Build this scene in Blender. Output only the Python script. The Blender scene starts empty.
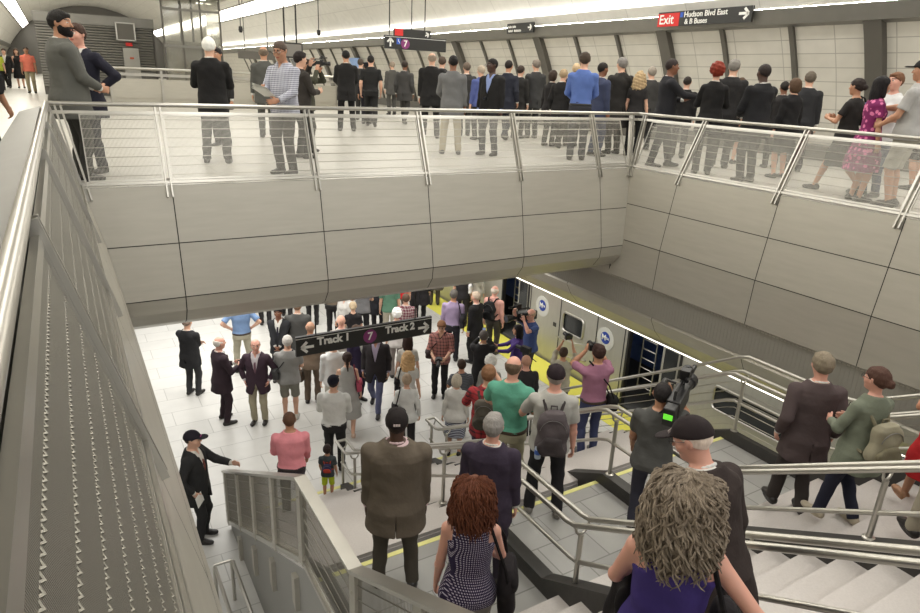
import bpy, math, random
import numpy as np
from mathutils import Vector, Matrix
PI = math.pi
col = bpy.context.scene.collection
scene = bpy.context.scene

# ---------------------------------------------------------------- tagging
def tag(o, label=None, cat=None, group=None, kind=None):
    if label: o['label'] = label
    if cat: o['category'] = cat
    if group: o['group'] = group
    if kind: o['kind'] = kind
    return o

def empty(name, loc=(0, 0, 0), rz=0.0, label=None, cat=None, group=None):
    o = bpy.data.objects.new(name, None)
    col.objects.link(o)
    o.location = loc
    o.rotation_euler = (0, 0, rz)
    o.empty_display_size = 0.1
    return tag(o, label, cat, group)

# ---------------------------------------------------------------- materials
_mats = {}
def srgb(r, g, b):
    def f(c):
        c = c / 255.0
        return c / 12.92 if c <= 0.04045 else ((c + 0.055) / 1.055) ** 2.4
    return (f(r), f(g), f(b), 1.0)

class NT:
    def __init__(s, m):
        s.t = m.node_tree; s.n = s.t.nodes; s.l = s.t.links
        s.b = s.n['Principled BSDF']
    def add(s, typ, **kw):
        n = s.n.new(typ)
        for k, v in kw.items():
            if k in n.inputs: n.inputs[k].default_value = v
            else: setattr(n, k, v)
        return n
    def link(s, a, b): s.l.new(a, b)

def mat(name, rgb=(128, 128, 128), rough=0.6, metal=0.0, emit=None, alpha=None, spec=None):
    if name in _mats: return _mats[name]
    m = bpy.data.materials.new(name); m.use_nodes = True
    b = m.node_tree.nodes['Principled BSDF']
    b.inputs['Base Color'].default_value = srgb(*rgb)
    b.inputs['Roughness'].default_value = rough
    b.inputs['Metallic'].default_value = metal
    if spec is not None: b.inputs['Specular IOR Level'].default_value = spec
    if emit is not None:
        b.inputs['Emission Color'].default_value = srgb(*rgb)
        b.inputs['Emission Strength'].default_value = emit
    _mats[name] = m
    return m

def noise_mat(name, rgb, rgb2, scale=8.0, rough=0.5, metal=0.0, bump=0.0, stretch=(1, 1, 1), detail=3.0, bscale=None, coord='Object'):
    if name in _mats: return _mats[name]
    m = mat(name, rgb, rough, metal); t = NT(m)
    tc = t.add('ShaderNodeTexCoord'); mp = t.add('ShaderNodeMapping')
    mp.inputs['Scale'].default_value = stretch
    t.link(tc.outputs[coord], mp.inputs['Vector'])
    nz = t.add('ShaderNodeTexNoise'); nz.inputs['Scale'].default_value = scale; nz.inputs['Detail'].default_value = detail
    t.link(mp.outputs[0], nz.inputs['Vector'])
    mx = t.add('ShaderNodeMix', data_type='RGBA')
    mx.inputs[6].default_value = srgb(*rgb); mx.inputs[7].default_value = srgb(*rgb2)
    t.link(nz.outputs[0], mx.inputs[0]); t.link(mx.outputs[2], t.b.inputs['Base Color'])
    if bump:
        n2 = nz
        if bscale:
            n2 = t.add('ShaderNodeTexNoise'); n2.inputs['Scale'].default_value = bscale; n2.inputs['Detail'].default_value = 2
            t.link(mp.outputs[0], n2.inputs['Vector'])
        bp = t.add('ShaderNodeBump'); bp.inputs['Strength'].default_value = bump; bp.inputs['Distance'].default_value = 0.02
        t.link(n2.outputs[0], bp.inputs['Height']); t.link(bp.outputs[0], t.b.inputs['Normal'])
    return m

def tile_mat(name, rgb, rgb2, mortar, bw, bh, msize=0.01, rough=0.35, offset=0.5, coord='Object', rot=(0, 0, 0), nscale=3.0, bump=0.0):
    if name in _mats: return _mats[name]
    m = mat(name, rgb, rough); t = NT(m)
    tc = t.add('ShaderNodeTexCoord'); mp = t.add('ShaderNodeMapping'); mp.inputs['Rotation'].default_value = rot
    t.link(tc.outputs[coord], mp.inputs['Vector'])
    br = t.add('ShaderNodeTexBrick'); br.offset = offset
    br.inputs['Scale'].default_value = 1.0
    br.inputs['Brick Width'].default_value = bw; br.inputs['Row Height'].default_value = bh
    br.inputs['Mortar Size'].default_value = msize; br.inputs['Mortar Smooth'].default_value = 0.2
    br.inputs['Color1'].default_value = srgb(*rgb); br.inputs['Color2'].default_value = srgb(*rgb2)
    br.inputs['Mortar'].default_value = srgb(*mortar); br.inputs['Bias'].default_value = 0.0
    t.link(mp.outputs[0], br.inputs['Vector'])
    nz = t.add('ShaderNodeTexNoise'); nz.inputs['Scale'].default_value = nscale; nz.inputs['Detail'].default_value = 5
    t.link(mp.outputs[0], nz.inputs['Vector'])
    rmp = t.add('ShaderNodeMapRange'); rmp.inputs[3].default_value = 0.86; rmp.inputs[4].default_value = 1.08
    t.link(nz.outputs[0], rmp.inputs[0])
    mu = t.add('ShaderNodeVectorMath', operation='SCALE')
    t.link(br.outputs[0], mu.inputs[0]); t.link(rmp.outputs[0], mu.inputs['Scale'])
    t.link(mu.outputs[0], t.b.inputs['Base Color'])
    if bump:
        bp = t.add('ShaderNodeBump'); bp.inputs['Strength'].default_value = bump; bp.inputs['Distance'].default_value = 0.01; bp.invert = True
        t.link(br.outputs['Fac'], bp.inputs['Height']); t.link(bp.outputs[0], t.b.inputs['Normal'])
    return m

# ---------------------------------------------------------------- mesh builder
class MB:
    def __init__(s): s.v = []; s.f = []; s.mi = []; s.m = 0
    def add(s, vs, fs):
        b = len(s.v); s.v += [tuple(p) for p in vs]
        for f in fs: s.f.append([b + i for i in f]); s.mi.append(s.m)
        return s
    def box(s, a, b):
        x0, y0, z0 = a; x1, y1, z1 = b
        x0, x1 = sorted((x0, x1)); y0, y1 = sorted((y0, y1)); z0, z1 = sorted((z0, z1))
        vs = [(x0, y0, z0), (x1, y0, z0), (x1, y1, z0), (x0, y1, z0), (x0, y0, z1), (x1, y0, z1), (x1, y1, z1), (x0, y1, z1)]
        return s.add(vs, [(0, 3, 2, 1), (4, 5, 6, 7), (0, 1, 5, 4), (1, 2, 6, 5), (2, 3, 7, 6), (3, 0, 4, 7)])
    def obox(s, p, q, w, h, up=(0, 0, 1)):
        """bar from p to q, width w (sideways) and height h (along up)"""
        p = Vector(p); q = Vector(q); d = (q - p).normalized(); u = Vector(up)
        side = d.cross(u)
        if side.length < 1e-5: side = d.cross(Vector((1, 0, 0)))
        side.normalize(); u = side.cross(d).normalized()
        vs = []
        for e in (p, q):
            for a, b in ((-1, -1), (1, -1), (1, 1), (-1, 1)):
                vs.append(e + side * (a * w / 2) + u * (b * h / 2))
        return s.add(vs, [(3, 2, 1, 0), (4, 5, 6, 7), (0, 1, 5, 4), (1, 2, 6, 5), (2, 3, 7, 6), (3, 0, 4, 7)])
    def tube(s, pts, r, n=8, closed=False, caps=True):
        pts = [Vector(p) for p in pts]
        rs = r if isinstance(r, (list, tuple)) else [r] * len(pts)
        N = len(pts); rings = []; pn = None
        for i, p in enumerate(pts):
            if closed: t = (pts[(i + 1) % N] - pts[i - 1])
            else: t = (pts[min(i + 1, N - 1)] - pts[max(i - 1, 0)])
            if t.length < 1e-9: t = Vector((0, 0, 1))
            t.normalize()
            if pn is None:
                a = Vector((0, 0, 1)) if abs(t.z) < 0.9 else Vector((1, 0, 0))
                pn = t.cross(a).normalized()
            else:
                pn = (pn - t * pn.dot(t))
                if pn.length < 1e-6: pn = t.cross(Vector((0, 0, 1)))
                pn.normalize()
            bn = t.cross(pn)
            k = 1.0
            if 0 < i < N - 1 and not closed:
                c = (pts[i] - pts[i - 1]).normalized().dot((pts[i + 1] - pts[i]).normalized())
                k = 1 / max(0.5, math.sqrt(max(0.05, (1 + c) / 2)))
            rings.append([p + (pn * math.cos(2 * PI * j / n) + bn * math.sin(2 * PI * j / n)) * rs[i] * (k if k < 1.3 else 1.3) for j in range(n)])
        vs = [v for ring in rings for v in ring]; fs = []
        for i in range(N if closed else N - 1):
            a = i * n; b = ((i + 1) % N) * n
            for j in range(n):
                fs.append((a + j, a + (j + 1) % n, b + (j + 1) % n, b + j))
        if caps and not closed:
            fs.append(tuple(range(n - 1, -1, -1))); fs.append(tuple((N - 1) * n + j for j in range(n)))
        return s.add(vs, fs)
    def prism(s, poly, a, b, axis='x'):
        """extrude a 2D polygon between a and b along an axis"""
        def P(t, u, w):
            return {'x': (t, u, w), 'y': (u, t, w), 'z': (u, w, t)}[axis]
        n = len(poly)
        vs = [P(a, *q) for q in poly] + [P(b, *q) for q in poly]
        fs = [tuple(range(n)), tuple(range(2 * n - 1, n - 1, -1))]
        for i in range(n): fs.append((i, n + i, n + (i + 1) % n, (i + 1) % n)[::-1])
        return s.add(vs, fs)
    def lathe(s, prof, c=(0, 0, 0), n=16, R=None):
        c = Vector(c); R = R or Matrix.Identity(3)
        vs = []; fs = []
        for (r, z) in prof:
            for j in range(n):
                a = 2 * PI * j / n
                vs.append(c + R @ Vector((r * math.cos(a), r * math.sin(a), z)))
        for i in range(len(prof) - 1):
            for j in range(n):
                fs.append((i * n + j, i * n + (j + 1) % n, (i + 1) * n + (j + 1) % n, (i + 1) * n + j))
        fs.append(tuple(range(n - 1, -1, -1))); fs.append(tuple((len(prof) - 1) * n + j for j in range(n)))
        return s.add(vs, fs)
    def ell(s, c, r, n=12, m=8, R=None):
        R = R or Matrix.Identity(3); c = Vector(c); vs = []; fs = []
        for i in range(m + 1):
            th = PI * i / m
            for j in range(n):
                a = 2 * PI * j / n
                vs.append(c + R @ Vector((r[0] * math.sin(th) * math.cos(a), r[1] * math.sin(th) * math.sin(a), r[2] * math.cos(th))))
        for i in range(m):
            for j in range(n):
                fs.append((i * n + j, (i + 1) * n + j, (i + 1) * n + (j + 1) % n, i * n + (j + 1) % n))
        return s.add(vs, fs)
    def build(s, name, mats, parent=None, smooth=False, bevel=0.0, fix=True):
        me = bpy.data.meshes.new(name)
        me.from_pydata(s.v, [], s.f); me.update()
        if not isinstance(mats, (list, tuple)): mats = [mats]
        for m in mats: me.materials.append(m)
        if len(mats) > 1: me.polygons.foreach_set('material_index', s.mi)
        if fix:
            import bmesh
            bm = bmesh.new(); bm.from_mesh(me)
            bmesh.ops.recalc_face_normals(bm, faces=bm.faces); bm.to_mesh(me); bm.free()
        if smooth:
            me.polygons.foreach_set('use_smooth', [True] * len(me.polygons))
            try: me.set_sharp_from_angle(angle=math.radians(38))
            except Exception: pass
        o = bpy.data.objects.new(name, me); col.objects.link(o)
        if parent is not None: o.parent = parent
        if bevel:
            md = o.modifiers.new('bevel', 'BEVEL'); md.width = bevel; md.segments = 2; md.limit_method = 'ANGLE'; md.angle_limit = 0.7
        return o

def text_mesh(name, body, size, m, loc, rot, parent=None, depth=0.002, align='LEFT', bold=0.0):
    cu = bpy.data.curves.new(name, 'FONT'); cu.body = body; cu.size = size; cu.extrude = depth
    cu.align_x = align; cu.align_y = 'CENTER'; cu.offset = bold; cu.resolution_u = 3
    tmp = bpy.data.objects.new(name + '_t', cu); col.objects.link(tmp)
    bpy.context.view_layer.update()
    me = bpy.data.meshes.new_from_object(tmp.evaluated_get(bpy.context.evaluated_depsgraph_get()))
    bpy.data.objects.remove(tmp); bpy.data.curves.remove(cu)
    me.materials.clear(); me.materials.append(m)
    o = bpy.data.objects.new(name, me); col.objects.link(o)
    o.location = loc; o.rotation_euler = rot
    if parent is not None: o.parent = parent
    return o

EXPOSURE = 0.0
LAMP_E = 9.0
COVE_E = 70.0
CAM_M = [[0.8595976, 0.1335039, -0.4932227], [-0.5092203, 0.3036692, -0.8052824], [0.0422682, 0.9433778, 0.3290162]]
# ================================================================ camera
F_PX = 648.3751
cam = bpy.data.cameras.new('camera'); cam.sensor_width = 36.0; cam.lens = F_PX / 920 * 36.0
cam.clip_end = 400; cam.clip_start = 0.05
cam_o = bpy.data.objects.new('camera', cam); col.objects.link(cam_o)
CAM_R = Matrix(CAM_M)
mw = CAM_R.to_4x4(); mw.translation = Vector((0, 0, 6.75)); cam_o.matrix_world = mw
scene.camera = cam_o
scene.view_settings.view_transform = 'Standard'; scene.view_settings.look = 'None'
scene.view_settings.gamma = 1.0; scene.view_settings.exposure = EXPOSURE
scene.view_settings.use_curve_mapping = False

MZ = 5.4          # mezzanine floor
# ================================================================ materials
M_floor = tile_mat('platform_tile', (205, 204, 199), (212, 211, 206), (172, 171, 166), 1.2, 0.6, 0.008, 0.3, 0.5)
M_mezz = tile_mat('mezzanine_tile', (184, 181, 172), (189, 186, 178), (160, 158, 150), 1.2, 0.6, 0.006, 0.35, 0.5)
M_land = tile_mat('landing_tile', (150, 149, 145), (162, 161, 157), (120, 119, 115), 0.62, 0.42, 0.008, 0.4, 0.5)
M_gran = noise_mat('pale_granite', (180, 174, 169), (200, 194, 189), 60, 0.45, bump=0.05)
M_riser = noise_mat('riser_granite', (178, 172, 168), (192, 187, 183), 60, 0.5)
M_steel = noise_mat('brushed_steel_panel', (176, 172, 161), (190, 186, 175), 2.2, 0.40, 0.5, bump=0.02, stretch=(1, 1, 8), bscale=18)
M_rail = noise_mat('satin_steel_rail', (178, 175, 167), (190, 187, 179), 6, 0.30, 0.85)
M_wire = mat('steel_wire', (172, 169, 160), 0.35, 0.9)
M_wdk = mat('steel_wire_mesh', (150, 147, 138), 0.45, 0.8)
M_seam = mat('seam_shadow_gap', (66, 64, 60), 0.7, 0.3)
M_soff = noise_mat('soffit_panel', (168, 164, 152), (180, 176, 164), 1.5, 0.4, 0.6)
M_grille = mat('grille_metal', (156, 153, 144), 0.5, 0.4)
M_black = mat('black_metal', (34, 33, 32), 0.5, 0.2)
M_curb = noise_mat('dark_stringer', (48, 46, 44), (62, 60, 57), 20, 0.5)
M_yel = mat('tactile_yellow', (226, 220, 92), 0.6)
M_pyel = mat('nosing_yellow', (222, 218, 140), 0.6)
M_wtile = tile_mat('arched_wall_tile', (207, 203, 192), (213, 209, 199), (168, 164, 154), 1.2, 0.30, 0.010, 0.35, 0.0, coord='UV')
M_vault = tile_mat('vault_plaster', (228, 226, 219), (232, 230, 223), (205, 203, 197), 2.0, 1.0, 0.012, 0.6, 0.0, coord='UV')
M_rib = mat('vault_rib_metal', (104, 101, 95), 0.45, 0.5)
M_band = noise_mat('cornice_metal', (132, 130, 124), (142, 140, 134), 3, 0.4, 0.6)
M_lamp = mat('lamp_glow', (255, 250, 238), 0.5, emit=LAMP_E)
M_sign = mat('sign_black', (38, 38, 36), 0.45)
M_white = mat('sign_white', (238, 238, 232), 0.5)
M_purple = mat('sign_purple', (132, 52, 112), 0.5)
M_red = mat('sign_red', (206, 36, 34), 0.5)
M_blue = mat('emblem_blue', (34, 62, 150), 0.45)

M_ledge = noise_mat('ledge_steel', (116, 114, 108), (128, 126, 120), 4, 0.5, 0.3)

def struct(name, mb, m, smooth=False, **k):
    o = mb.build(name, m, None, smooth, **k); o['kind'] = 'structure'; return o

# ================================================================ floors
XL, XR, YF = 0.12, 8.55, 8.42      # the well opening on the mezzanine level
mb = MB()
mb.box((-4.9, YF, MZ - 0.25), (14.7, 100, MZ))
mb.box((-4.9, -4, MZ - 0.25), (XL - 0.02, YF, MZ))
mb.box((XR + 0.02, -4, MZ - 0.25), (14.7, YF, MZ))
struct('floor', mb, M_mezz)
mb = MB(); mb.box((-6, -3, -0.3), (9.15, 40, 0.0)); struct('floor.001', mb, M_floor)
mb = MB(); mb.box((9.15, -3, -0.3), (9.98, 40, 0.006)); struct('trim_1', mb, M_yel)
mb = MB(); mb.box((9.98, -3, -1.2), (14.5, 40, -1.1)); struct('floor.002', mb, M_black)

# ================================================================ cladding of the well (swept profiles)
def sweep(name, prof, a, b, mk, ribs, mitre=None, seam_idx=(1, 2)):
    """prof: list of (d,z); mk(t,d,z)->xyz; panels with real gaps at ribs and seams"""
    mb = MB()
    cuts = [a] + [r for r in ribs if a < r < b] + [b]
    g = 0.006
    for i in range(len(cuts) - 1):
        t0 = cuts[i] + g; t1 = cuts[i + 1] - g
        for j in range(len(prof) - 1):
            (d0, z0), (d1, z1) = prof[j], prof[j + 1]
            L = math.hypot(d1 - d0, z1 - z0); f0 = g / L if j in seam_idx else 0; f1 = g / L if (j + 1) in seam_idx else 0
            e0 = (d0 + (d1 - d0) * f0, z0 + (z1 - z0) * f0); e1 = (d1 - (d1 - d0) * f1, z1 - (z1 - z0) * f1)
            P = []
            for (d, z) in (e0, e1):
                for t in (t0, t1):
                    P.append(mk(t, d, z, i == 0, i == len(cuts) - 2))
            mb.m = 0
            mb.add(P, [(0, 1, 3, 2)])
    # dark backing a little behind the panels
    mb.m = 1
    for j in range(len(prof) - 1):
        P = []
        for (d, z) in (prof[j], prof[j + 1]):
            for t, e in ((a, 0), (b, 1)):
                P.append(mk(t, d - 0.015, z + (0.01 if j > 2 else 0), e == 0, e == 1))
        mb.add(P, [(0, 1, 3, 2)])
    return mb
# far side: faces the camera (towards -Y)
prof_far = [(0, 5.42), (0.14, 4.75), (0.26, 4.10), (0.24, 3.92), (0.10, 3.74), (-0.2, 3.6), (-0.6, 3.5), (-1.0, 3.43), (-1.5, 3.40)]
far_ribs = [1.05, 2.87, 4.5, 6.17, 7.83]
def mk_far(t, d, z, first, last):
    # mitre: the opening narrows as the cladding bulges in
    if t <= XL + 0.03 and first: t = XL + max(d, 0) * 0.9
    if t >= XR - 0.03 and last: t = XR - max(d, 0) * 0.75
    return (t, YF - d, z)
mb = sweep('wall_far', prof_far, XL, XR, mk_far, far_ribs); struct('wall_far', mb, [M_steel, M_seam])
prof_r = [(0, 5.42), (0.10, 4.82), (0.20, 4.2), (0.24, 3.52), (0.17, 3.5), (0.14, 3.0), (0.16, 2.96), (0.02, 2.72), (-0.2, 2.5), (-0.45, 2.34), (-0.6, 2.3)]
r_ribs = [-1.2, 0.5, 2.15, 3.85, 5.5, 7.32]
def mk_r(t, d, z, first, last):
    if t >= YF - 0.03 and last: t = YF - (max(d, 0) if z > 3.6 else 0)
    return (XR - d, t, z)
mb = sweep('wall_right', prof_r, -3.0, YF, mk_r, r_ribs, seam_idx=(1, 2, 3))
struct('wall_right', mb, [M_steel, M_seam])
prof_l = [(0, 5.42), (0.16, 4.75), (0.27, 4.10), (0.34, 3.6), (0.30, 3.45), (0.1, 3.38), (-0.5, 3.36)]
l_ribs = [-1.0, 0.7, 2.36, 4.28, 6.3]
def mk_l(t, d, z, first, last):
    if t >= YF - 0.03 and last: t = YF - max(d, 0)
    return (XL + d, t, z)
mb = sweep('wall_left', prof_l, -3.0, YF, mk_l, l_ribs); struct('wall_left', mb, [M_steel, M_seam])
mb = sweep('wall_right', prof_r[2:], YF - 0.02, 34.0, lambda t, d, z, a, b: (XR - d, t, z), [9.6, 11.4, 13.2, 15, 17, 19, 21, 24, 27, 30], seam_idx=())
struct('wall_right.003', mb, [M_steel, M_seam])
# grille strip on the right cladding
mb = MB(); mb.box((XR - 0.168, -2.9, 3.01), (XR - 0.16, 34, 3.49))
y = -2.9
while y < 20:
    mb.box((XR - 0.168, y, 3.015), (XR - 0.172, y + 0.012, 3.485)); y += 0.06
struct('trim_2', mb, M_grille)
# soffits of the mezzanine
mb = MB(); mb.box((-4.9, YF + 1.45, 3.38), (9.1, 40, 3.44)); mb.box((-4.9, -3, 3.34), (XL - 0.45, 40, 3.40))
struct('ceiling', mb, M_soff)
mb = MB(); mb.box((9.1, -3, 2.45), (14, 40, 2.55)); struct('ceiling.001', mb, M_soff)
# lower edge beam by the track, with its light line
mb = MB()
mb.box((9.22, -3, 2.24), (9.3, 34, 2.46)); mb.box((9.3, 8.5, 2.46), (9.36, 34, 3.38))
struct('trim_3', mb, M_black)
rt = empty('light_line', (9.19, 0, 2.19), label='long thin white light line running above the train doors', cat='light')
mb = MB(); mb.box((-0.015, -3, 0.025), (0.015, 34, 0.055)); mb.build('diffuser', mat('line_glow', (255, 250, 235), 0.5, emit=2.5), rt)
mb = MB(); mb.box((-0.022, -3, 0.055), (0.022, 34, 0.09)); mb.build('housing', M_band, rt)

# ================================================================ railings round the well
def seg_railing(root, base0, base1, top0, top1, posts, wires=True, wire_step=0.013, rows=7, dense=False, wr=0.0019):
    """leaning railing between two base points and two top points; posts at parameters 0..1"""
    b0, b1, t0, t1 = map(Vector, (base0, base1, top0, top1))
    B = lambda s: b0.lerp(b1, s)
    dn = (b1 - b0).normalized(); Lt = (t1 - t0).dot(dn)
    def T(s):
        if s <= 0.001: return t0.copy()
        if s >= 0.999: return t1.copy()
        f = (B(s) - t0).dot(dn) / Lt
        e = 0.0 if s > 0.01 else 1 - s / 0.01
        if s > 0.99: return t1.lerp(t0.lerp(t1, f), (1 - s) / 0.01)
        return t0.lerp(t1, f).lerp(t0, e)
    P = lambda s, u: B(s).lerp(T(s), u)
    L = (b1 - b0).length; dirv = (b1 - b0).normalized(); up = (t0 - b0).normalized(); out = dirv.cross(up)
    mb = MB(); mb.tube([T(0), T(1)], 0.026, 12); mb.build('top_rail', M_rail, root, True)
    mb = MB(); mb.obox(P(0, 0.9), P(1, 0.9), 0.025, 0.035, up); mb.build('upper_rail', M_rail, root)
    mb = MB(); mb.obox(P(0, 0.06), P(1, 0.06), 0.04, 0.03, up); mb.build('bottom_rail', M_rail, root)
    for s in posts:
        mb = MB()
        for off in (-0.028, 0.028):
            mb.obox(P(s, -0.12) + dirv * off, P(s, 0.97) + dirv * off, 0.018, 0.06, out)
        mb.box(*[tuple(P(s, 0.1) + Vector(k)) for k in ((-0.02, -0.02, -0.015), (0.02, 0.02, 0.015))])
        mb.build('post', M_rail, root)
    ps = sorted(posts)
    for i in range(len(ps) - 1):
        a = ps[i] + 0.05 / L; b = ps[i + 1] - 0.05 / L
        mb = MB()
        for u in (0.10, 0.88): mb.obox(P(a, u), P(b, u), 0.012, 0.02, up)
        for s in (a, b): mb.obox(P(s, 0.1), P(s, 0.88), 0.012, 0.02, out)
        mb.build('panel_frame', M_rail, root)
        mb = MB()
        if dense:
            n = int((b - a) * L / wire_step)
            for k in range(1, n):
                s = a + (b - a) * k / n
                s2 = min(b, max(a, s - 0.10 / L))
                mb.obox(P(s, 0.1), P(s2, 0.88), 0.0046, 0.003, out)
            for r in range(rows):
                u = 0.10 + 0.78 * (r + 0.5) / rows
                q = [P(a + (b - a) * k / 160, u) + out * (0.003 * (1 if k % 2 else -1)) + up * (0.004 * (1 if k % 2 else -1)) for k in range(161)]
                mb.tube(q, 0.0032, 4)
        else:
            n = int((b - a) * L / wire_step)
            for k in range(1, n):
                s = a + (b - a) * k / n
                p, q = P(s, 0.1), P(s, 0.88); w = dirv * wr
                mb.add([p - w, p + w, q + w, q - w], [(0, 1, 2, 3)])
            for r in range(rows):
                u = 0.10 + 0.78 * (r + 0.5) / rows
                mb.tube([P(a, u), P(b, u)], 0.0038, 5)
        mb.build('wire_infill', M_wdk if dense else M_wire, root, fix=False)

RZ = 6.32
r1 = empty('railing', (0, 0, 0), label='leaning steel railing with wire infill along the far edge of the well', cat='railing')
FB0, FB1 = Vector((XL, YF, MZ)), Vector((XR, YF, MZ))
FT0, FT1 = Vector((-0.10, YF + 0.36, RZ)), Vector((XR + 0.42, YF + 0.36, RZ))
def fpar(x): return (x - XL) / (XR - XL)
seg_railing(r1, FB0, FB1, FT0, FT1, [0.004, fpar(1.02), fpar(2.84), fpar(4.5), fpar(6.17), fpar(7.83), 0.996])
r2 = empty('railing', (0, 0, 0), label='leaning steel railing with wire infill along the right edge of the well', cat='railing')
RB0, RB1 = Vector((XR, YF, MZ)), Vector((XR, -3, MZ))
RT0, RT1 = Vector((XR + 0.42, YF + 0.36, RZ)), Vector((XR + 0.42, -3, RZ))
def rpar(y): return (YF - y) / (YF + 3)
seg_railing(r2, RB0, RB1, RT0, RT1, [0.004, rpar(7.3), rpar(5.55), rpar(3.9), rpar(2.2), rpar(0.5), rpar(-1.2)])
r3 = empty('railing', (0, 0, 0), label='close steel railing filled with woven wire on the left edge of the well', cat='railing')
LB0, LB1 = Vector((XL, YF, MZ)), Vector((XL, -3, MZ))
LT0, LT1 = Vector((-0.10, YF + 0.36, RZ)), Vector((-0.16, -3, RZ))
def lpar(y): return (YF - y) / (YF + 3)
seg_railing(r3, LB0, LB1, LT0, LT1, [0.004, lpar(6.3), lpar(4.28), lpar(2.36), lpar(0.2), lpar(-1.5)], wire_step=0.006, rows=7, dense=True)
mb = MB(); mb.prism([(-0.16, RZ - 0.03), (-0.36, RZ - 0.09), (-0.36, RZ - 0.12), (-0.15, RZ - 0.07)], -3, YF + 0.3, 'y')
mb.build('ledge', M_ledge, r3)
mb = MB(); mb.prism([(-0.34, RZ - 0.1), (-0.36, RZ - 0.1), (-0.52, MZ), (-0.10, MZ), (-0.20, RZ - 0.12)], -3, YF + 0.3, 'y'); mb.build('back_panel', M_ledge, r3)

# ================================================================ vault
VC, VZ, VR = 4.9, 3.25, 10.03
def vang(z): return math.asin((z - VZ) / VR)
def vpt(a, y, r=VR): return (VC + r * math.cos(a), y, VZ + r * math.sin(a))
def vault_strip(name, a0, a1, m, y0=-4, y1=100, seg=14):
    me = bpy.data.meshes.new(name); vs = []; fs = []; uv = []
    ys = [y0 + (y1 - y0) * k / 8 for k in range(9)]
    for i in range(seg + 1):
        a = a0 + (a1 - a0) * i / seg
        for y in ys: vs.append(vpt(a, y)); uv.append((y, a * VR))
    n = len(ys)
    for i in range(seg):
        for j in range(n - 1): fs.append((i * n + j, i * n + j + 1, (i + 1) * n + j + 1, (i + 1) * n + j))
    me.from_pydata(vs, [], fs); l = me.uv_layers.new(name='uv')
    for p in me.polygons:
        for li in p.loop_indices: l.data[li].uv = uv[me.loops[li].vertex_index]
    me.materials.append(m); me.polygons.foreach_set('use_smooth', [True] * len(fs))
    o = bpy.data.objects.new(name, me); col.objects.link(o); o['kind'] = 'structure'; return o
a_base, a_band = vang(5.4), vang(8.3)
vault_strip('wall_right.001', a_base, a_band, M_wtile)
vault_strip('ceiling.002', a_band, PI - a_band, M_vault, seg=30)
vault_strip('wall_left.001', PI - a_band, PI - a_base, M_wtile)
# cornice bands with cove lights
for k, sg in ((4, 1), (5, -1)):
    mb = MB()
    pr = [(13.78, 8.1), (13.42, 8.16), (13.30, 8.45), (13.62, 8.47)]
    if sg < 0: pr = [(2 * VC - x, z) for x, z in pr]
    mb.prism(pr, -4, 100, 'y'); struct('trim_%d' % k, mb, M_band)
# ribs
tr = 6
rib_y = [(7.55 + 1.76 * k, k % 3 == 0) for k in range(-6, 30)]
for (y, big) in rib_y:
    w = 0.17 if big else 0.055; dep = 0.16 if big else 0.07
    mb = MB(); n = 10
    for i in range(n):
        a, b = a_base + (a_band - a_base) * i / n, a_base + (a_band - a_base) * (i + 1) / n
        P = [vpt(a, y - w, VR - dep), vpt(a, y + w, VR - dep), vpt(b, y + w, VR - dep), vpt(b, y - w, VR - dep),
             vpt(a, y - w, VR), vpt(a, y + w, VR), vpt(b, y + w, VR), vpt(b, y - w, VR)]
        mb.add(P, [(0, 1, 2, 3), (4, 7, 6, 5), (0, 3, 7, 4), (1, 5, 6, 2)])
    struct('trim_%d' % tr, mb, M_rib, fix=False); tr += 1
# dark skirting of the arched wall
mb = MB(); mb.prism([(14.70, MZ), (14.42, MZ), (14.40, MZ + 0.32), (14.66, MZ + 0.34)], -4, 100, 'y'); struct('baseboard_right', mb, M_rib)
# far end wall
mb = MB(); mb.prism([(VC + 10.2 * math.cos(PI * i / 32), VZ + 10.0 * math.sin(PI * i / 32)) for i in range(33)], 96, 97, 'y')
struct('wall_far.001', mb, mat('far_dark_wall', (112, 110, 106), 0.7))
# vault light strips
for i, x in enumerate((-1.9, 2 * VC + 1.9)):
    a = math.acos((x - VC) / VR); wa = 0.42 / VR
    rt = empty('light_strip', (0, 0, 0), label=['bright long light strip on the left side of the vault', 'bright long light strip high on the right side of the vault'][i], cat='light')
    mb = MB()
    for k in range(24):
        y0 = 4 + k * 3.8; y1 = y0 + 3.7
        P = [vpt(a - wa, y0, VR - 0.05), vpt(a + wa, y0, VR - 0.05), vpt(a + wa, y1, VR - 0.05), vpt(a - wa, y1, VR - 0.05)]
        mb.add(P, [(0, 1, 2, 3)])
    mb.build('diffuser', M_lamp, rt)
    mb = MB()
    for s in (-1, 1): mb.tube([vpt(a + s * wa * 1.05, 3, VR - 0.06), vpt(a + s * wa * 1.05, 96, VR - 0.06)], 0.05, 6)
    mb.build('frame', M_band, rt)
# cove tubes lying on the cornices
for i, x in enumerate((13.5, 2 * VC - 13.5)):
    rt = empty('cove_light', (x, 0, 8.47), label=['cove light lying on the right cornice', 'cove light lying on the left cornice'][i], cat='light')
    mb = MB(); mb.box((-0.05, -4, 0.01), (0.05, 95, 0.06)); mb.build('tube', mat('cove_glow', (255, 250, 238), 0.5, emit=COVE_E), rt)

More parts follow.
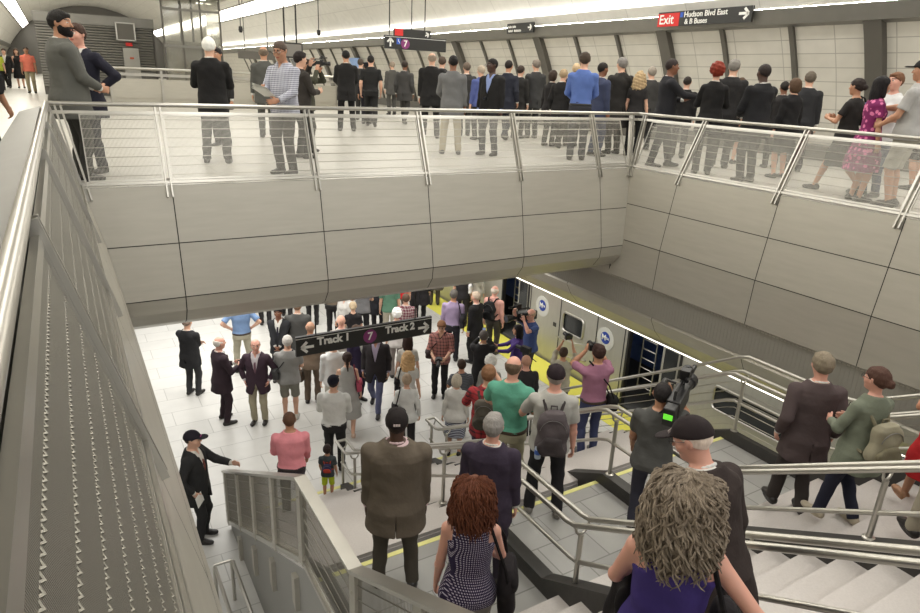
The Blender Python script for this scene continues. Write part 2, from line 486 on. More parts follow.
# ================================================================ staircase
ZL = 2.2; YL0, YL1 = 3.50, 4.90; XS0, XS1 = 1.5, 7.42
NU, NLo = 19, 13
RU, RL = (MZ - ZL) / NU, ZL / NLo; TU, TL = RU / 0.585, 0.305
def zup(y): return ZL + (YL0 - y) * 0.585
def zlo(y): return ZL - (y - YL1) * RL / TL
YFOOT = YL1 + TL * (NLo)
st = empty('staircase', (XS0, YFOOT, 0), label='wide pale granite staircase with a middle landing leading down to the platform', cat='staircase')
def L(p): return (p[0] - XS0, p[1] - YFOOT, p[2])
def flight(n, y0, z0, tread, rise, name):
    mb = MB()
    for k in range(n):   # k-th step up from y0
        ya = y0 - k * tread; z1 = z0 + (k + 1) * rise
        if k == n - 1: continue
        mb.m = 1; mb.box(L((XS0, ya - tread - 0.02, z1 - rise - 0.25)), L((XS1, ya - 0.012, z1 - 0.045)))
        mb.m = 0; mb.box(L((XS0, ya - tread - 0.01, z1 - 0.045)), L((XS1, ya, z1)))
    mb.build(name, [M_gran, M_riser], st)
flight(NLo, YFOOT, 0, TL, RL, 'lower_flight')
flight(NU, YL0, ZL, TU, RU, 'upper_flight')
mb = MB(); mb.box(L((XS0, YL0 - 0.02, ZL - 0.25)), L((XS1, YL1 - 0.0, ZL))); mb.build('landing', M_land, st)
mb = MB(); mb.box(L((XS0 + 0.05, YL1 - 0.06, ZL - 0.01)), L((XS1 - 0.05, YL1 - 0.005, ZL + 0.004))); mb.build('warning_strip', M_pyel, st)
mb = MB(); mb.box(L((XS0 + 0.05, YL0 + 0.0, ZL - 0.01)), L((XS1 - 0.05, YL0 + 0.045, ZL + 0.004))); mb.build('warning_strip', M_pyel, st)
mb = MB(); mb.box(L((XS0 + 0.05, YFOOT + 0.28, -0.01)), L((XS1 - 0.05, YFOOT + 0.35, 0.005))); mb.build('warning_strip', M_pyel, st)
# dark stringers
def stringer(x, w):
    mb = MB(); h = 0.16
    pts = [(-1.7, zup(-1.7) + RU), (YL0 + 0.25, ZL), (YL1 - 0.1, ZL), (YFOOT, 0.0)]
    top = [(y, z + h) for y, z in pts[:-1]] + [(YFOOT - 0.1, 0.05 + h), (YFOOT + 0.25, h * 0.6), (YFOOT + 0.25, 0.001)]
    bot = [(YFOOT - 0.2, 0.001), (YL1 - 0.1, ZL - 0.28), (YL0 + 0.05, ZL - 0.28), (-1.7, zup(-1.7) - 0.28)]
    poly = [(a - YFOOT, b) for a, b in top + bot]
    mb.prism(poly, x - w / 2 - XS0, x + w / 2 - XS0, 'x'); mb.build('stringer', M_curb, st)
for x in (3.4, 5.12): stringer(x, 0.14)
stringer(1.60, 0.05); stringer(7.4, 0.08)
# pale cladding under the stair, left side
mb = MB()
mb.prism([(a - YFOOT, b) for a, b in [(-1.7, zup(-1.7) + 0.12), (YL0 + 0.05, ZL + 0.12), (YL1 - 0.05, ZL + 0.12), (YFOOT + 0.05, 0.12), (YFOOT + 0.05, 0.0), (-1.7, 0.0)]], -0.035, -0.002, 'x')
mb.build('side_cladding', mat('stair_side_paint', (150, 149, 144), 0.5), st)
for k in range(5):
    mb = MB(); y = YFOOT - 0.7 - k * 0.95; z = zlo(y) - 0.02 if y > YL1 else ZL - 0.02
    mb.prism([(y - 0.05 - YFOOT, z), (y + 0.05 - YFOOT, z), (y + 0.05 - YFOOT, z - 0.35), (y - 0.05 - YFOOT, z - 0.42)], -0.085, -0.035, 'x'); mb.build('bracket', M_steel, st)

# ---- wire screen along the left of the stair
sc_r = empty('screen_railing', (1.46, YFOOT, 0), label='steel framed wire screen with a flat cap along the left side of the staircase', cat='railing')
def SL(p): return (p[0] - 1.46, p[1] - YFOOT, p[2])
def ztop(y):
    if y > 5.02: return 3.28 - (y - 5.02) * 0.572
    if y > 3.69: return 3.28
    return 3.28 + (3.69 - y) * 0.572
def zbot(y):
    if y > 5.02: return 2.33 - (y - 5.02) * 0.572
    if y > 3.69: return 2.33
    return 2.33 + (3.69 - y) * 0.572
ysp = [8.95, 8.0, 7.05, 6.05, 5.02, 3.69, 2.65, 1.6, 0.5, -0.6, -1.7]
seq = [8.95, 5.02, 3.69, -1.7]
mb = MB()
for a, b in zip(seq[:-1], seq[1:]):
    mb.obox(SL((1.45, a, ztop(a))), SL((1.45, b, ztop(b))), 0.11, 0.03)
mb.build('cap_rail', M_rail, sc_r)
mb = MB()
for a, b in zip(seq[:-1], seq[1:]):
    mb.obox(SL((1.45, a, zbot(a) + 0.03)), SL((1.45, b, zbot(b) + 0.03)), 0.05, 0.06)
mb.build('bottom_rail', M_rail, sc_r)
for y in ysp:
    mb = MB(); zb = max(0.02, zbot(y))
    mb.box(SL((1.42, y - 0.055, zb)), SL((1.48, y + 0.055, ztop(y) - 0.02)))
    for zz in (0.25, 0.75): mb.tube([SL((1.41, y, zb + zz)), SL((1.49, y, zb + zz))], 0.012, 8)
    mb.build('post', M_steel, sc_r)
for a, b in zip(ysp[:-1], ysp[1:]):
    mb = MB(); n = int((a - b) / 0.02)
    for k in range(1, n):
        y = a + (b - a) * k / n
        mb.obox(SL((1.45, y, max(0.04, zbot(y) + 0.05))), SL((1.45, y, ztop(y) - 0.03)), 0.0035, 0.0035, (0, 1, 0))
    for k in range(1, 7):
        f = k / 7
        mb.tube([SL((1.445, a, zbot(a) * (1 - f) + ztop(a) * f)), SL((1.445, b, zbot(b) * (1 - f) + ztop(b) * f))], 0.005, 5)
    mb.build('wire_infill', M_wdk, sc_r, fix=False)

# ---- tube handrails on the stair
def handrail(x, label, half=0.085, mid=True, wires=False, HU=1.0):
    rt = empty('handrail', (x, YFOOT, 0), label=label, cat='handrail')
    def Q(dx, y, z): return (dx, y - YFOOT, z)
    H = 1.0; HF = 0.88
    path = [(-1.6, zup(-1.6) + HU), (YL0 - 0.12, ZL + H + 0.02), (YL0 - 0.02, ZL + H), (YL1 - 0.06, ZL + H), (YL1 + 0.06, ZL + H - 0.05), (YFOOT - 0.12, HF + 0.04), (YFOOT, HF), (YFOOT + 0.36, HF)]
    for s in (-1, 1):
        mb = MB(); mb.tube([Q(s * half, y, z) for y, z in path], 0.025, 10)
        mb.build('top_rail', M_rail, rt, True)
    mb = MB(); mb.tube([Q(-half, YFOOT + 0.36, HF), Q(half, YFOOT + 0.36, HF)], 0.025, 10); mb.build('end_rail', M_rail, rt, True)
    if mid:
        mb = MB(); mb.tube([Q(0, y, z - 0.42) for y, z in path], 0.021, 10); mb.build('mid_rail', M_rail, rt, True)
    for y, zb in [(-1.2, zup(-1.2) + RU), (0.35, zup(0.35) + RU), (1.95, zup(1.95) + RU), (YL0 - 0.12, ZL), (YL1 - 0.15, ZL), (5.75, zlo(5.75)), (7.45, zlo(7.45)), (YFOOT - 0.25, 0.12), (YFOOT + 0.3, 0.0)]:
        mb = MB(); zt = float(np.interp(y, [q[0] for q in path], [q[1] for q in path])) - 0.12
        mb.tube([Q(0, y, zb + 0.0), Q(0, y, zt)], 0.024, 10)
        mb.tube([Q(0.065 * math.cos(PI + PI * k / 8), y, zt + 0.065 + 0.065 * math.sin(PI + PI * k / 8)) for k in range(9)], 0.012, 6)
        for s in (-1, 1): mb.tube([Q(s * 0.065, y, zt + 0.065), Q(s * half, y, zt + 0.11)], 0.012, 6)
        mb.lathe([(0.05, 0), (0.05, 0.012), (0.03, 0.02)], Q(0, y, zb + (0.155 if 0.2 < zb else 0.0)), 10)
        mb.build('post', M_rail, rt, True)
    if wires:
        mb = MB(); mb.tube([Q(0.14, y, z + 0.2) for y, z in path[:-2]], 0.025, 10); mb.build('outer_rail', M_rail, rt, True)
        for i in range(6):
            mb = MB(); mb.tube([Q(0.03, y, z - 0.14 - i * 0.13) for y, z in path[:-1]], 0.006, 5); mb.build('cable', M_wire, rt)
    return rt
handrail(3.4, 'double steel tube handrail dividing the stair nearest the wire screen')
handrail(5.12, 'double steel tube handrail in the middle of the stair right of the camera operator', HU=1.09)
handrail(7.42, 'double steel tube handrail with cables on the train side of the stair', wires=True)
# side barrier standing on the train side of the landing
# small rail loop on the platform at the left of the stair
rt = empty('rail_loop', (1.08, 6.9, 0), label='short steel guard rail loop on the platform floor left of the stair', cat='railing')
mb = MB(); mb.tube([(-0.12, 0.5, 0.0), (-0.12, 0.5, 0.62), (-0.12, 0.42, 0.7), (-0.12, -1.2, 0.7)], 0.022, 8); mb.build('rail', M_rail, rt, True)
mb = MB(); mb.tube([(0.10, 0.5, 0.0), (0.10, 0.5, 0.62), (0.10, 0.42, 0.7), (0.10, -1.2, 0.7)], 0.022, 8); mb.build('rail', M_rail, rt, True)
mb = MB(); mb.tube([(-0.12, 0.5, 0.66), (0.10, 0.5, 0.66)], 0.02, 8); mb.build('rail', M_rail, rt, True)

# ================================================================ train
TX = 10.05
tr_o = empty('subway_train', (TX, 14, 0), label='stainless steel subway train standing at the platform edge', cat='train')
M_tr = noise_mat('train_steel', (176, 174, 164), (190, 188, 178), 2.5, 0.35, 0.6, stretch=(1, 6, 1))
M_trin = mat('train_interior', (88, 88, 86), 0.6)
M_glass = mat('dark_window', (42, 44, 44), 0.12, 0.0)
M_seat = mat('blue_seat', (96, 120, 178), 0.5)
def TLc(x, y, z): return (x - TX, y - 14, z)
open_doors = [(7.85, 9.30), (12.95, 14.15), (18.2, 19.5), (2.9, 4.2)]
gap = (10.55, 11.35)
edges = sorted(open_doors)
spans = []; y = 0.5
for a, b in edges: spans.append((y, a)); y = b
spans.append((y, 30))
for a, b in spans:
    mb = MB(); mb.box(TLc(TX, a, -0.05), TLc(TX + 0.06, b, 1.02)); mb.box(TLc(TX, a, 1.5), TLc(TX + 0.06, b, 2.42))
    # window band filled except windows
    wins = [w for w in ((5.35, 7.0), (10.75, 11.5), (15.6, 17.0), (21, 22.5), (25, 27)) if w[0] > a and w[1] < b]
    yy = a
    for w in wins:
        mb.box(TLc(TX, yy, 1.02), TLc(TX + 0.06, w[0], 1.5)); yy = w[1]
    mb.box(TLc(TX, yy, 1.02), TLc(TX + 0.06, b, 1.5))
    mb.build('side_panel', M_tr, tr_o)
    for w in wins:
        mb = MB(); mb.box(TLc(TX + 0.02, w[0], 1.02), TLc(TX + 0.03, w[1], 1.5)); wo = mb.build('window', M_glass, tr_o)
        mb = MB()
        q = []; r = 0.1
        for cx_, cz_, a0 in ((w[1] - r, 1.5 - r, 0), (w[0] + r, 1.5 - r, 90), (w[0] + r, 1.02 + r, 180), (w[1] - r, 1.02 + r, 270)):
            for k in range(5):
                t = math.radians(a0 + k * 22.5); q.append(TLc(TX - 0.01, cx_ + r * math.cos(t), cz_ + r * math.sin(t)))
        mb.tube(q, 0.028, 6, closed=True); mb.build('window_frame', M_rail, wo, True)
for a, b in open_doors:
    mb = MB()
    for y in (a, b): mb.box(TLc(TX - 0.015, y - 0.03, -0.03), TLc(TX + 0.09, y + 0.03, 1.95))
    mb.box(TLc(TX - 0.015, a, 1.92), TLc(TX + 0.09, b, 1.98)); mb.build('door_frame', M_black, tr_o)
    mb = MB(); mb.box(TLc(TX + 0.02, a + 0.04, 0.0), TLc(TX + 0.05, a + 0.5, 1.92)); d = mb.build('door_leaf', M_tr, tr_o)
    mb = MB(); mb.box(TLc(TX + 0.012, a + 0.1, 0.85), TLc(TX + 0.022, a + 0.44, 1.75)); mb.build('pane', M_glass, d)
    mb = MB()
    y = b - 0.55
    for yy in (y, y + 0.4): mb.tube([TLc(TX + 0.3, yy, 0.4), TLc(TX + 0.3, yy, 1.9)], 0.016, 6)
    for k in range(7): mb.tube([TLc(TX + 0.3, y, 0.5 + k * 0.22), TLc(TX + 0.3, y + 0.4, 0.5 + k * 0.22)], 0.012, 6)
    mb.build('reflection_bars', M_rail, tr_o, True)  # ladder of pale bars modelled after ceiling reflections in the dark glass
# inter-car door panel with bowed grab bars
mb = MB()
for z0 in (0.55, 0.95):
    mb.tube([TLc(TX - 0.02 - 0.12 * math.sin(PI * k / 8), 10.55 + 1.1 * k / 8, z0 - 0.02 * k) for k in range(9)], 0.022, 8)
mb.build('grab_bar', M_rail, tr_o, True)
for y in (10.3, 11.62, 9.42, 12.85):
    mb = MB(); mb.box(TLc(TX - 0.008, y - 0.012, 0.0), TLc(TX, y + 0.012, 2.4)); mb.build('door_seam', M_seam, tr_o)
for y, z in ((9.9, 0.55), (11.75, 1.0)):
    mb = MB(); mb.box(TLc(TX - 0.012, y, z), TLc(TX, y + 0.11, z + 0.1)); mb.build('latch', M_seam, tr_o)
mb = MB(); mb.box(TLc(TX + 0.06, 0.5, -0.06), TLc(12.9, 30, 0.0)); mb.box(TLc(12.7, 0.5, 0.0), TLc(12.8, 30, 2.4)); mb.box(TLc(TX + 0.06, 0.5, 2.3), TLc(12.8, 30, 2.4)); mb.build('cabin', M_trin, tr_o)
for a, b in spans:
    if b - a > 2:
        mb = MB(); mb.box(TLc(12.2, a + 0.1, 0.0), TLc(12.7, b - 0.1, 0.45)); mb.box(TLc(12.6, a + 0.1, 0.45), TLc(12.7, b - 0.1, 0.95)); mb.build('seat', M_seat, tr_o)
mb = MB()
for a, b in open_doors: mb.box(TLc(12.1, a, 0.4), TLc(12.7, b, 0.46)); mb.box(TLc(12.62, a, 0.46), TLc(12.7, b, 0.95))
mb.build('seat', M_seat, tr_o)
# round emblems: blue disc with white M shape on pale ring
for y, z in ((12.35, 1.36), (10.0, 1.33)):
    Rm = Matrix.Rotation(-PI / 2, 3, 'Y')
    mb = MB(); mb.lathe([(0.27, 0), (0.27, 0.006)], TLc(TX, y, z), 28, Rm)
    e = mb.build('emblem', mat('emblem_plate', (196, 196, 190), 0.4), tr_o)
    mb = MB(); mb.lathe([(0.145, 0.006), (0.145, 0.010)], TLc(TX, y - 0.0, z + 0.02), 28, Rm); mb.build('emblem_disc', M_blue, e)
    text_mesh('emblem_letter', 'M', 0.18, M_white, TLc(TX - 0.0125, y + 0.045, z + 0.02), (PI / 2, 0, -PI / 2), e, 0.001, 'CENTER', 0.006)
    text_mesh('emblem_letter', 'TA', 0.075, M_white, TLc(TX - 0.0125, y - 0.07, z + 0.02), (PI / 2, 0, -PI / 2), e, 0.001, 'CENTER', 0.003)
# track side wall behind the train
mb = MB(); mb.box((14, -3, -1.2), (14.2, 40, 3)); struct('wall_right.002', mb, M_grille)
mb = MB(); mb.box((-5.2, -3, -0.3), (-5.0, 40, 3.4)); struct('wall_left.002', mb, M_wtile)
mb = MB(); mb.box((-5, 39, 0), (9.3, 39.3, 3.4)); struct('wall_far.002', mb, M_wtile)
for x, y in ((1.0, 26), (8.3, 22.0), (8.3, 31)):
    mb = MB(); mb.box((x - 0.3, y - 0.3, 0), (x + 0.3, y + 0.3, 3.4)); o = mb.build('column', M_band, None, bevel=0.03)
    tag(o, 'grey metal column on the platform under the mezzanine, %s' % {26: 'on the open left side', 22.0: 'nearest along the yellow edge', 31: 'farthest along the yellow edge'}[y], 'column')

# ================================================================ second opening, louvre wall and glass lift beyond
r4 = empty('parapet', (1.7, 28, MZ), label='low steel parapet with double rails round the second opening beyond the well', cat='railing')
def PL(x, y, z): return (x - 1.7, y - 28, z - MZ)
mb = MB(); mb.box(PL(1.75, 28.05, 5.4), PL(10.5, 28.1, 5.62)); mb.box(PL(1.75, 28, 5.62), PL(10.5, 28.03, 6.3)); mb.build('panel', M_steel, r4)
mb = MB(); mb.tube([PL(1.7, 27.95, 6.66), PL(10.55, 27.95, 6.66)], 0.05, 10); mb.build('top_rail', M_rail, r4, True)
mb = MB(); mb.obox(PL(1.7, 27.98, 6.45), PL(10.55, 27.98, 6.45), 0.08, 0.1); mb.build('lower_rail', M_rail, r4)
for k in range(6):
    mb = MB(); x = 1.8 + k * 1.73; mb.box(PL(x - 0.04, 27.93, 5.4), PL(x + 0.04, 27.99, 6.62)); mb.build('post', M_rail, r4)
mb = MB()
for k in range(7):
    mb.tube([PL(10.6, 28, 5.5 + k * 0.17), PL(10.6, 34, 5.5 + k * 0.17)], 0.01, 5)
mb.build('cable', M_wire, r4)

lw = empty('louvre_house', (1.9, 35, MZ + 0.28), label='dark grey louvred plant room with vent and notice at the far side', cat='plant room')
def HL(x, y, z): return (x - 2.2, y - 35, z - MZ)
M_louv = mat('louvre_grey', (126, 124, 118), 0.5, 0.3)
mb = MB(); mb.box(HL(-0.05, 35.1, MZ), HL(4.6, 38, 8.45)); mb.box(HL(-0.05, 35.1, MZ - 0.28), HL(4.6, 38, MZ)); mb.build('wall', mat('louvre_back', (98, 96, 92), 0.7), lw)
mb = MB(); z = MZ + 0.1
while z < 8.1:
    mb.obox(HL(-0.05, 35.05, z), HL(4.5, 35.05, z), 0.09, 0.075, (0, 0.4, 1)); z += 0.11
mb.build('louvres', M_louv, lw)
mb = MB(); mb.box(HL(-0.1, 34.98, 8.10), HL(4.6, 35.1, 8.5)); mb.build('fascia', M_band, lw)
mb = MB(); mb.box(HL(3.05, 34.9, 7.55), HL(3.75, 34.98, 8.25)); v = mb.build('vent', M_rib, lw)
mb = MB()
mb.box(HL(3.02, 34.87, 7.52), HL(3.78, 34.91, 7.57)); mb.box(HL(3.02, 34.87, 8.23), HL(3.78, 34.91, 8.28)); mb.box(HL(3.0, 34.87, 7.52), HL(3.06, 34.91, 8.28)); mb.box(HL(3.74, 34.87, 7.52), HL(3.8, 34.91, 8.28)); mb.build('frame', M_rail, v)
mb = MB(); mb.box(HL(3.35, 34.85, 7.3), HL(3.62, 34.9, 7.44)); mb.build('red_sign', M_red, lw)
mb = MB(); mb.box(HL(3.2, 34.85, MZ), HL(3.85, 34.95, 7.22)); d = mb.build('door', mat('pale_door', (168, 166, 160), 0.5), lw)
mb = MB(); mb.box(HL(3.45, 34.83, 6.75), HL(3.62, 34.86, 6.83)); mb.build('plate', mat('orange_plate', (190, 90, 60), 0.5), d)

lf = empty('glass_lift', (4.4, 33, MZ), label='tall glass lift enclosure with steel frame beside the louvred plant room', cat='lift')
def EL(x, y, z): return (x - 4.4, y - 33, z - MZ)
M_lg = mat('lift_glass', (215, 214, 205), 0.06, 0.0); M_lg.node_tree.nodes['Principled BSDF'].inputs['Transmission Weight'].default_value = 0.8
mb = MB(); mb.box(EL(4.45, 33, MZ), EL(6.8, 33.02, 9.72)); mb.build('front_glass', M_lg, lf)
mb = MB(); mb.box(EL(6.8, 33, MZ), EL(6.82, 36, 9.72)); mb.build('side_glass', M_lg, lf)
for x in (4.42, 5.2, 6.0, 6.83):
    mb = MB(); mb.box(EL(x - 0.035, 32.95, MZ), EL(x + 0.035, 33.03, 9.72)); mb.build('mullion', M_rib, lf)
for z in (7.6, 9.1):
    mb = MB(); mb.box(EL(4.4, 32.94, z), EL(6.85, 33.0, z + 0.1)); mb.build('crossbar', M_band, lf)
mb = MB(); mb.box(EL(4.7, 34, MZ), EL(6.4, 35.6, 7.9)); mb.build('cabin', M_steel, lf)
mb = MB(); mb.tube([EL(5.4, 34.5, 7.9), EL(5.4, 34.5, 9.72)], 0.06, 6); mb.tube([EL(5.9, 34.5, 7.9), EL(5.9, 34.5, 9.72)], 0.05, 6); mb.build('cable', M_black, lf)
cn = empty('canopy', (2, 29, 9.75), label='flat pale canopy with downlights over the glass lift', cat='canopy')
mb = MB(); mb.box((0.4, 0, 0), (5.3, 8, 0.3)); mb.build('slab', mat('canopy_paint', (206, 204, 196), 0.6), cn)
for x, y in ((1.4, 6.6), (2.6, 5.2), (3.0, 6.4), (4.4, 5.4), (4.6, 7.2), (2.0, 4.2)):
    mb = MB(); mb.lathe([(0.16, -0.02), (0.16, 0.0)], (x, y, 0), 14); mb.build('downlight', mat('downlight_glow', (255, 250, 238), 0.5, emit=9), cn)

# ================================================================ signs
def arrow(mb, cx, cz, s, dirx, dirz, y):
    """flat arrow in a plane facing -Y"""
    d = Vector((dirx, 0, dirz)).normalized(); n = Vector((-d.z, 0, d.x)); c = Vector((cx, y, cz))
    w = s * 0.11
    def slab(p, q, ww):
        mb.obox(p, q, 0.004, ww, (q - p).cross(Vector((0, 1, 0))))
    slab(c - d * s * 0.5, c + d * s * 0.42, w * 2)
    for sg in (-1, 1): slab(c + d * s * 0.46, c + d * s * 0.02 + n * sg * s * 0.42, w * 2)
def hanging_sign(loc, w, h, label, rz=0.0, rods=(), rodh=2.0):
    rt = empty('hanging_sign', loc, rz, label, 'sign')
    mb = MB(); mb.box((0, 0, -h), (w, 0.06, 0)); mb.build('board', M_sign, rt)
    mb = MB(); mb.box((0.0, -0.003, -h * 0.115), (w, 0.0, -h * 0.085)); mb.build('white_rule', M_white, rt)
    for x in rods:
        mb = MB(); mb.tube([(x, 0.03, 0), (x, 0.03, rodh)], 0.012, 6); mb.build('hanger', M_black, rt)
    return rt
s1 = hanging_sign((2.85, 9.75, 2.66), 2.53, 0.34, 'black hanging sign reading Track 1, 7 and Track 2 under the parapet', rods=(0.35, 2.2), rodh=0.7)
mb = MB(); arrow(mb, 0.19, -0.19, 0.22, -1, 0, -0.006); mb.build('arrow', M_white, s1)
mb = MB(); arrow(mb, 2.36, -0.19, 0.22, 1, 0, -0.006); mb.build('arrow', M_white, s1)
text_mesh('lettering', 'Track 1', 0.185, M_white, (0.36, -0.006, -0.13), (PI / 2, 0, 0), s1, 0.002, 'LEFT', 0.008)
text_mesh('lettering', 'Track 2', 0.185, M_white, (1.60, -0.006, -0.13), (PI / 2, 0, 0), s1, 0.002, 'LEFT', 0.008)
Ry = Matrix.Rotation(PI / 2, 3, 'X')
mb = MB(); mb.lathe([(0.125, 0), (0.125, 0.006)], (1.31, -0.001, -0.185), 28, Ry); d = mb.build('route_disc', M_purple, s1)
text_mesh('numeral', '7', 0.20, M_white, (1.31, -0.010, -0.185), (PI / 2, 0, 0), d, 0.002, 'CENTER', 0.004)

s2 = hanging_sign((6.28, 13.85, 7.61), 1.52, 0.27, 'black hanging sign with up arrow, blue symbol and 7 above the mezzanine crowd', rods=(0.12, 0.98), rodh=4.0)
mb = MB(); arrow(mb, 0.13, -0.14, 0.17, 0, 1, -0.006); mb.build('arrow', M_white, s2)
mb = MB(); mb.box((0.28, -0.005, -0.17), (0.37, 0, -0.05)); w_ = mb.build('access_symbol', mat('symbol_blue', (50, 90, 190), 0.5), s2)
mb = MB(); mb.tube([(0.32, -0.008, -0.07), (0.32, -0.008, -0.11), (0.345, -0.008, -0.12), (0.35, -0.008, -0.15)], 0.005, 5); mb.build('figure', M_white, w_)
mb = MB(); mb.lathe([(0.105, 0), (0.105, 0.006)], (0.49, -0.001, -0.155), 24, Ry); d = mb.build('route_disc', M_purple, s2)
text_mesh('numeral', '7', 0.18, M_white, (0.49, -0.010, -0.155), (PI / 2, 0, 0), d, 0.002, 'CENTER', 0.004)

# exit sign on the cornice of the right wall, facing the hall
s3 = empty('exit_sign', (13.22, 12.72, 8.22), -PI / 2 , 'red and black sign reading Exit Hudson Blvd East and B Buses', 'sign')
# local x runs toward -Y (to the right in view), local -y faces the hall (towards -X)
mb = MB(); mb.box((0, 0, 0), (2.7, 0.06, 0.33)); mb.build('board', M_sign, s3)
mb = MB(); mb.box((0, -0.004, 0), (0.68, 0, 0.30)); mb.build('exit_panel', M_red, s3)
text_mesh('exit_lettering', 'Exit', 0.30, M_white, (0.05, -0.008, 0.15), (PI / 2, 0, 0), s3, 0.002, 'LEFT', 0.004)
mb = MB(); mb.box((0.70, -0.005, 0.19), (0.79, 0, 0.30)); mb.build('access_symbol', mat('symbol_blue', (50, 90, 190), 0.5), s3)
text_mesh('lettering', 'Hudson Blvd East', 0.175, M_white, (0.82, -0.008, 0.24), (PI / 2, 0, 0), s3, 0.002, 'LEFT', 0.003)
text_mesh('lettering', '& B Buses', 0.165, M_white, (0.86, -0.008, 0.085), (PI / 2, 0, 0), s3, 0.002, 'LEFT', 0.003)
mb = MB(); arrow(mb, 2.5, 0.18, 0.26, 1, 0, -0.008); mb.build('arrow', M_white, s3)

s4 = empty('wall_sign', (13.2, 19.35, 8.28), -PI / 2, 'small black sign with white lettering and arrow on the cornice', 'sign')
mb = MB(); mb.box((0, 0, 0), (1.45, 0.06, 0.3)); mb.build('board', M_sign, s4)
for row, segs in ((0.20, ((0.08, 0.26), (0.32, 0.52))), (0.075, ((0.10, 0.34), (0.42, 0.80)))):
    for a_, b_ in segs:
        x_ = a_
        mb = MB()
        while x_ < b_: mb.box((x_, -0.006, row - 0.035), (x_ + 0.03, 0, row + 0.035 - 0.02 * (int(x_ * 100) % 2))); x_ += 0.05
        mb.build('lettering', M_white, s4)
mb = MB(); arrow(mb, 1.27, 0.15, 0.2, 1, 0, -0.006); mb.build('arrow', M_white, s4)
s5 = empty('hanging_sign', (7.6, 16.2, 7.88), 0, 'small red and black sign partly behind the arrow sign', 'sign')
mb = MB(); mb.box((0, 0, -0.16), (1.05, 0.05, 0.05)); mb.build('board', M_sign, s5)
mb = MB(); mb.box((0.02, -0.004, -0.12), (0.25, 0, 0.04)); mb.build('exit_panel', M_red, s5)
mb = MB(); arrow(mb, 0.93, -0.055, 0.14, 1, 0.5, -0.006); mb.build('arrow', M_white, s5)
mb = MB(); mb.tube([(0.5, 0.02, 0.05), (0.5, 0.02, 4.2)], 0.012, 6); mb.build('hanger', M_black, s5)
# small emergency marker hung farther along and two dark display boards
s6 = empty('hanging_sign', (5.6, 31.0, 7.25), 0, 'long dark display board hanging beyond the second opening', 'sign')
mb = MB(); mb.box((1.5, 0, 0), (3.1, 0.1, 0.32)); mb.build('board', M_rib, s6)
mb = MB(); mb.tube([(1.8, 0.05, 0.32), (1.8, 0.05, 4.4)], 0.015, 6); mb.tube([(2.8, 0.05, 0.32), (2.8, 0.05, 4.2)], 0.015, 6); mb.build('hanger', M_black, s6)
s7 = empty('display_screen', (5.88, 20.0, 7.16), 0, 'dark display screen on two poles behind the man in plaid', 'screen')
mb = MB(); mb.box((-0.06, 0, 0.0), (0.56, 0.12, 0.42)); mb.build('housing', M_black, s7)
mb = MB(); mb.box((-0.02, -0.006, 0.04), (0.52, 0, 0.38)); mb.build('panel', mat('screen_grey', (122, 118, 112), 0.3), s7)
mb = MB(); mb.tube([(0.05, 0.07, 0.42), (0.05, 0.07, 5.6)], 0.025, 6); mb.tube([(0.4, 0.07, 0.42), (0.4, 0.07, 5.6)], 0.025, 6); mb.build('pole', M_black, s7)
for (x, y, z, n) in ((3.75, 16.0, 7.6, 'nearer the glass lift'), (5.55, 16.0, 7.65, 'nearer the display screen')):
    s8 = empty('ceiling_pendant', (x, y, z), 0, 'thin hanging pendant with a dark end, ' + n, 'pendant')
    mb = MB(); mb.tube([(0, 0, 0.08), (0, 0, 4.6)], 0.010, 6); mb.build('rod', M_black, s8)
    mb = MB(); mb.lathe([(0.03, -0.05), (0.05, 0.0), (0.04, 0.08)], (0, 0, 0), 10); mb.build('head', M_black, s8)
# tall blue posters on the far part of the arched wall
for i, (y, w) in enumerate(((46.5, 1.6), (44.0, 1.3), (33.5, 1.4))):
    a0, a1 = vang(6.0), vang(7.7); mb = MB()
    for k in range(6):
        a, b = a0 + (a1 - a0) * k / 6, a0 + (a1 - a0) * (k + 1) / 6
        mb.add([vpt(a, y, VR - 0.2), vpt(a, y + w, VR - 0.2), vpt(b, y + w, VR - 0.2), vpt(b, y, VR - 0.2)], [(0, 1, 2, 3)])
        mb.add([vpt(a, y, VR - 0.17), vpt(a, y + w, VR - 0.17), vpt(b, y + w, VR - 0.17), vpt(b, y, VR - 0.17)], [(3, 2, 1, 0)])
    rgb = ((120, 152, 206), (96, 96, 98), (128, 160, 210))[i]
    o = mb.build('poster', noise_mat('poster_print_%d' % i, rgb, tuple(min(255, c + 45) for c in rgb), 6, 0.5), None, fix=False)
    tag(o, ('tall blue poster farthest along the arched wall', 'tall dark poster beside the blue poster on the arched wall', 'pale blue poster behind the police officers on the arched wall')[i], 'poster')

# ================================================================ lamps
def area(name, loc, sx, sy, power, rot=(0, 0, 0), c=(1.0, 0.975, 0.93)):
    l = bpy.data.lights.new(name, 'AREA'); l.shape = 'RECTANGLE'; l.size = sx; l.size_y = sy; l.energy = power; l.color = c
    o = bpy.data.objects.new(name, l); col.objects.link(o); o.location = loc; o.rotation_euler = rot; return o
w = bpy.data.worlds.new('world'); scene.world = w; w.use_nodes = True
w.node_tree.nodes['Background'].inputs[0].default_value = (1.0, 0.98, 0.94, 1)
w.node_tree.nodes['Background'].inputs[1].default_value = 0.85
area('vault_lamp', (3.0, 8, 11.6), 1.5, 26, 640)
area('vault_lamp', (9.0, 8, 11.2), 1.5, 26, 640)
area('vault_lamp', (5, 45, 11.6), 3, 40, 1150)
area('platform_lamp', (2.5, 14.5, 3.33), 4.5, 7, 330)
area('platform_lamp', (7.0, 14.5, 3.33), 2.5, 7, 200)
area('platform_lamp', (3, 26, 3.33), 6, 12, 420)
for x_ in (13.25, 2 * VC - 13.25): area('cove_lamp', (x_, 35, 8.75), 0.25, 76, 420, (PI, 0.35 if x_ > VC else -0.35, 0))
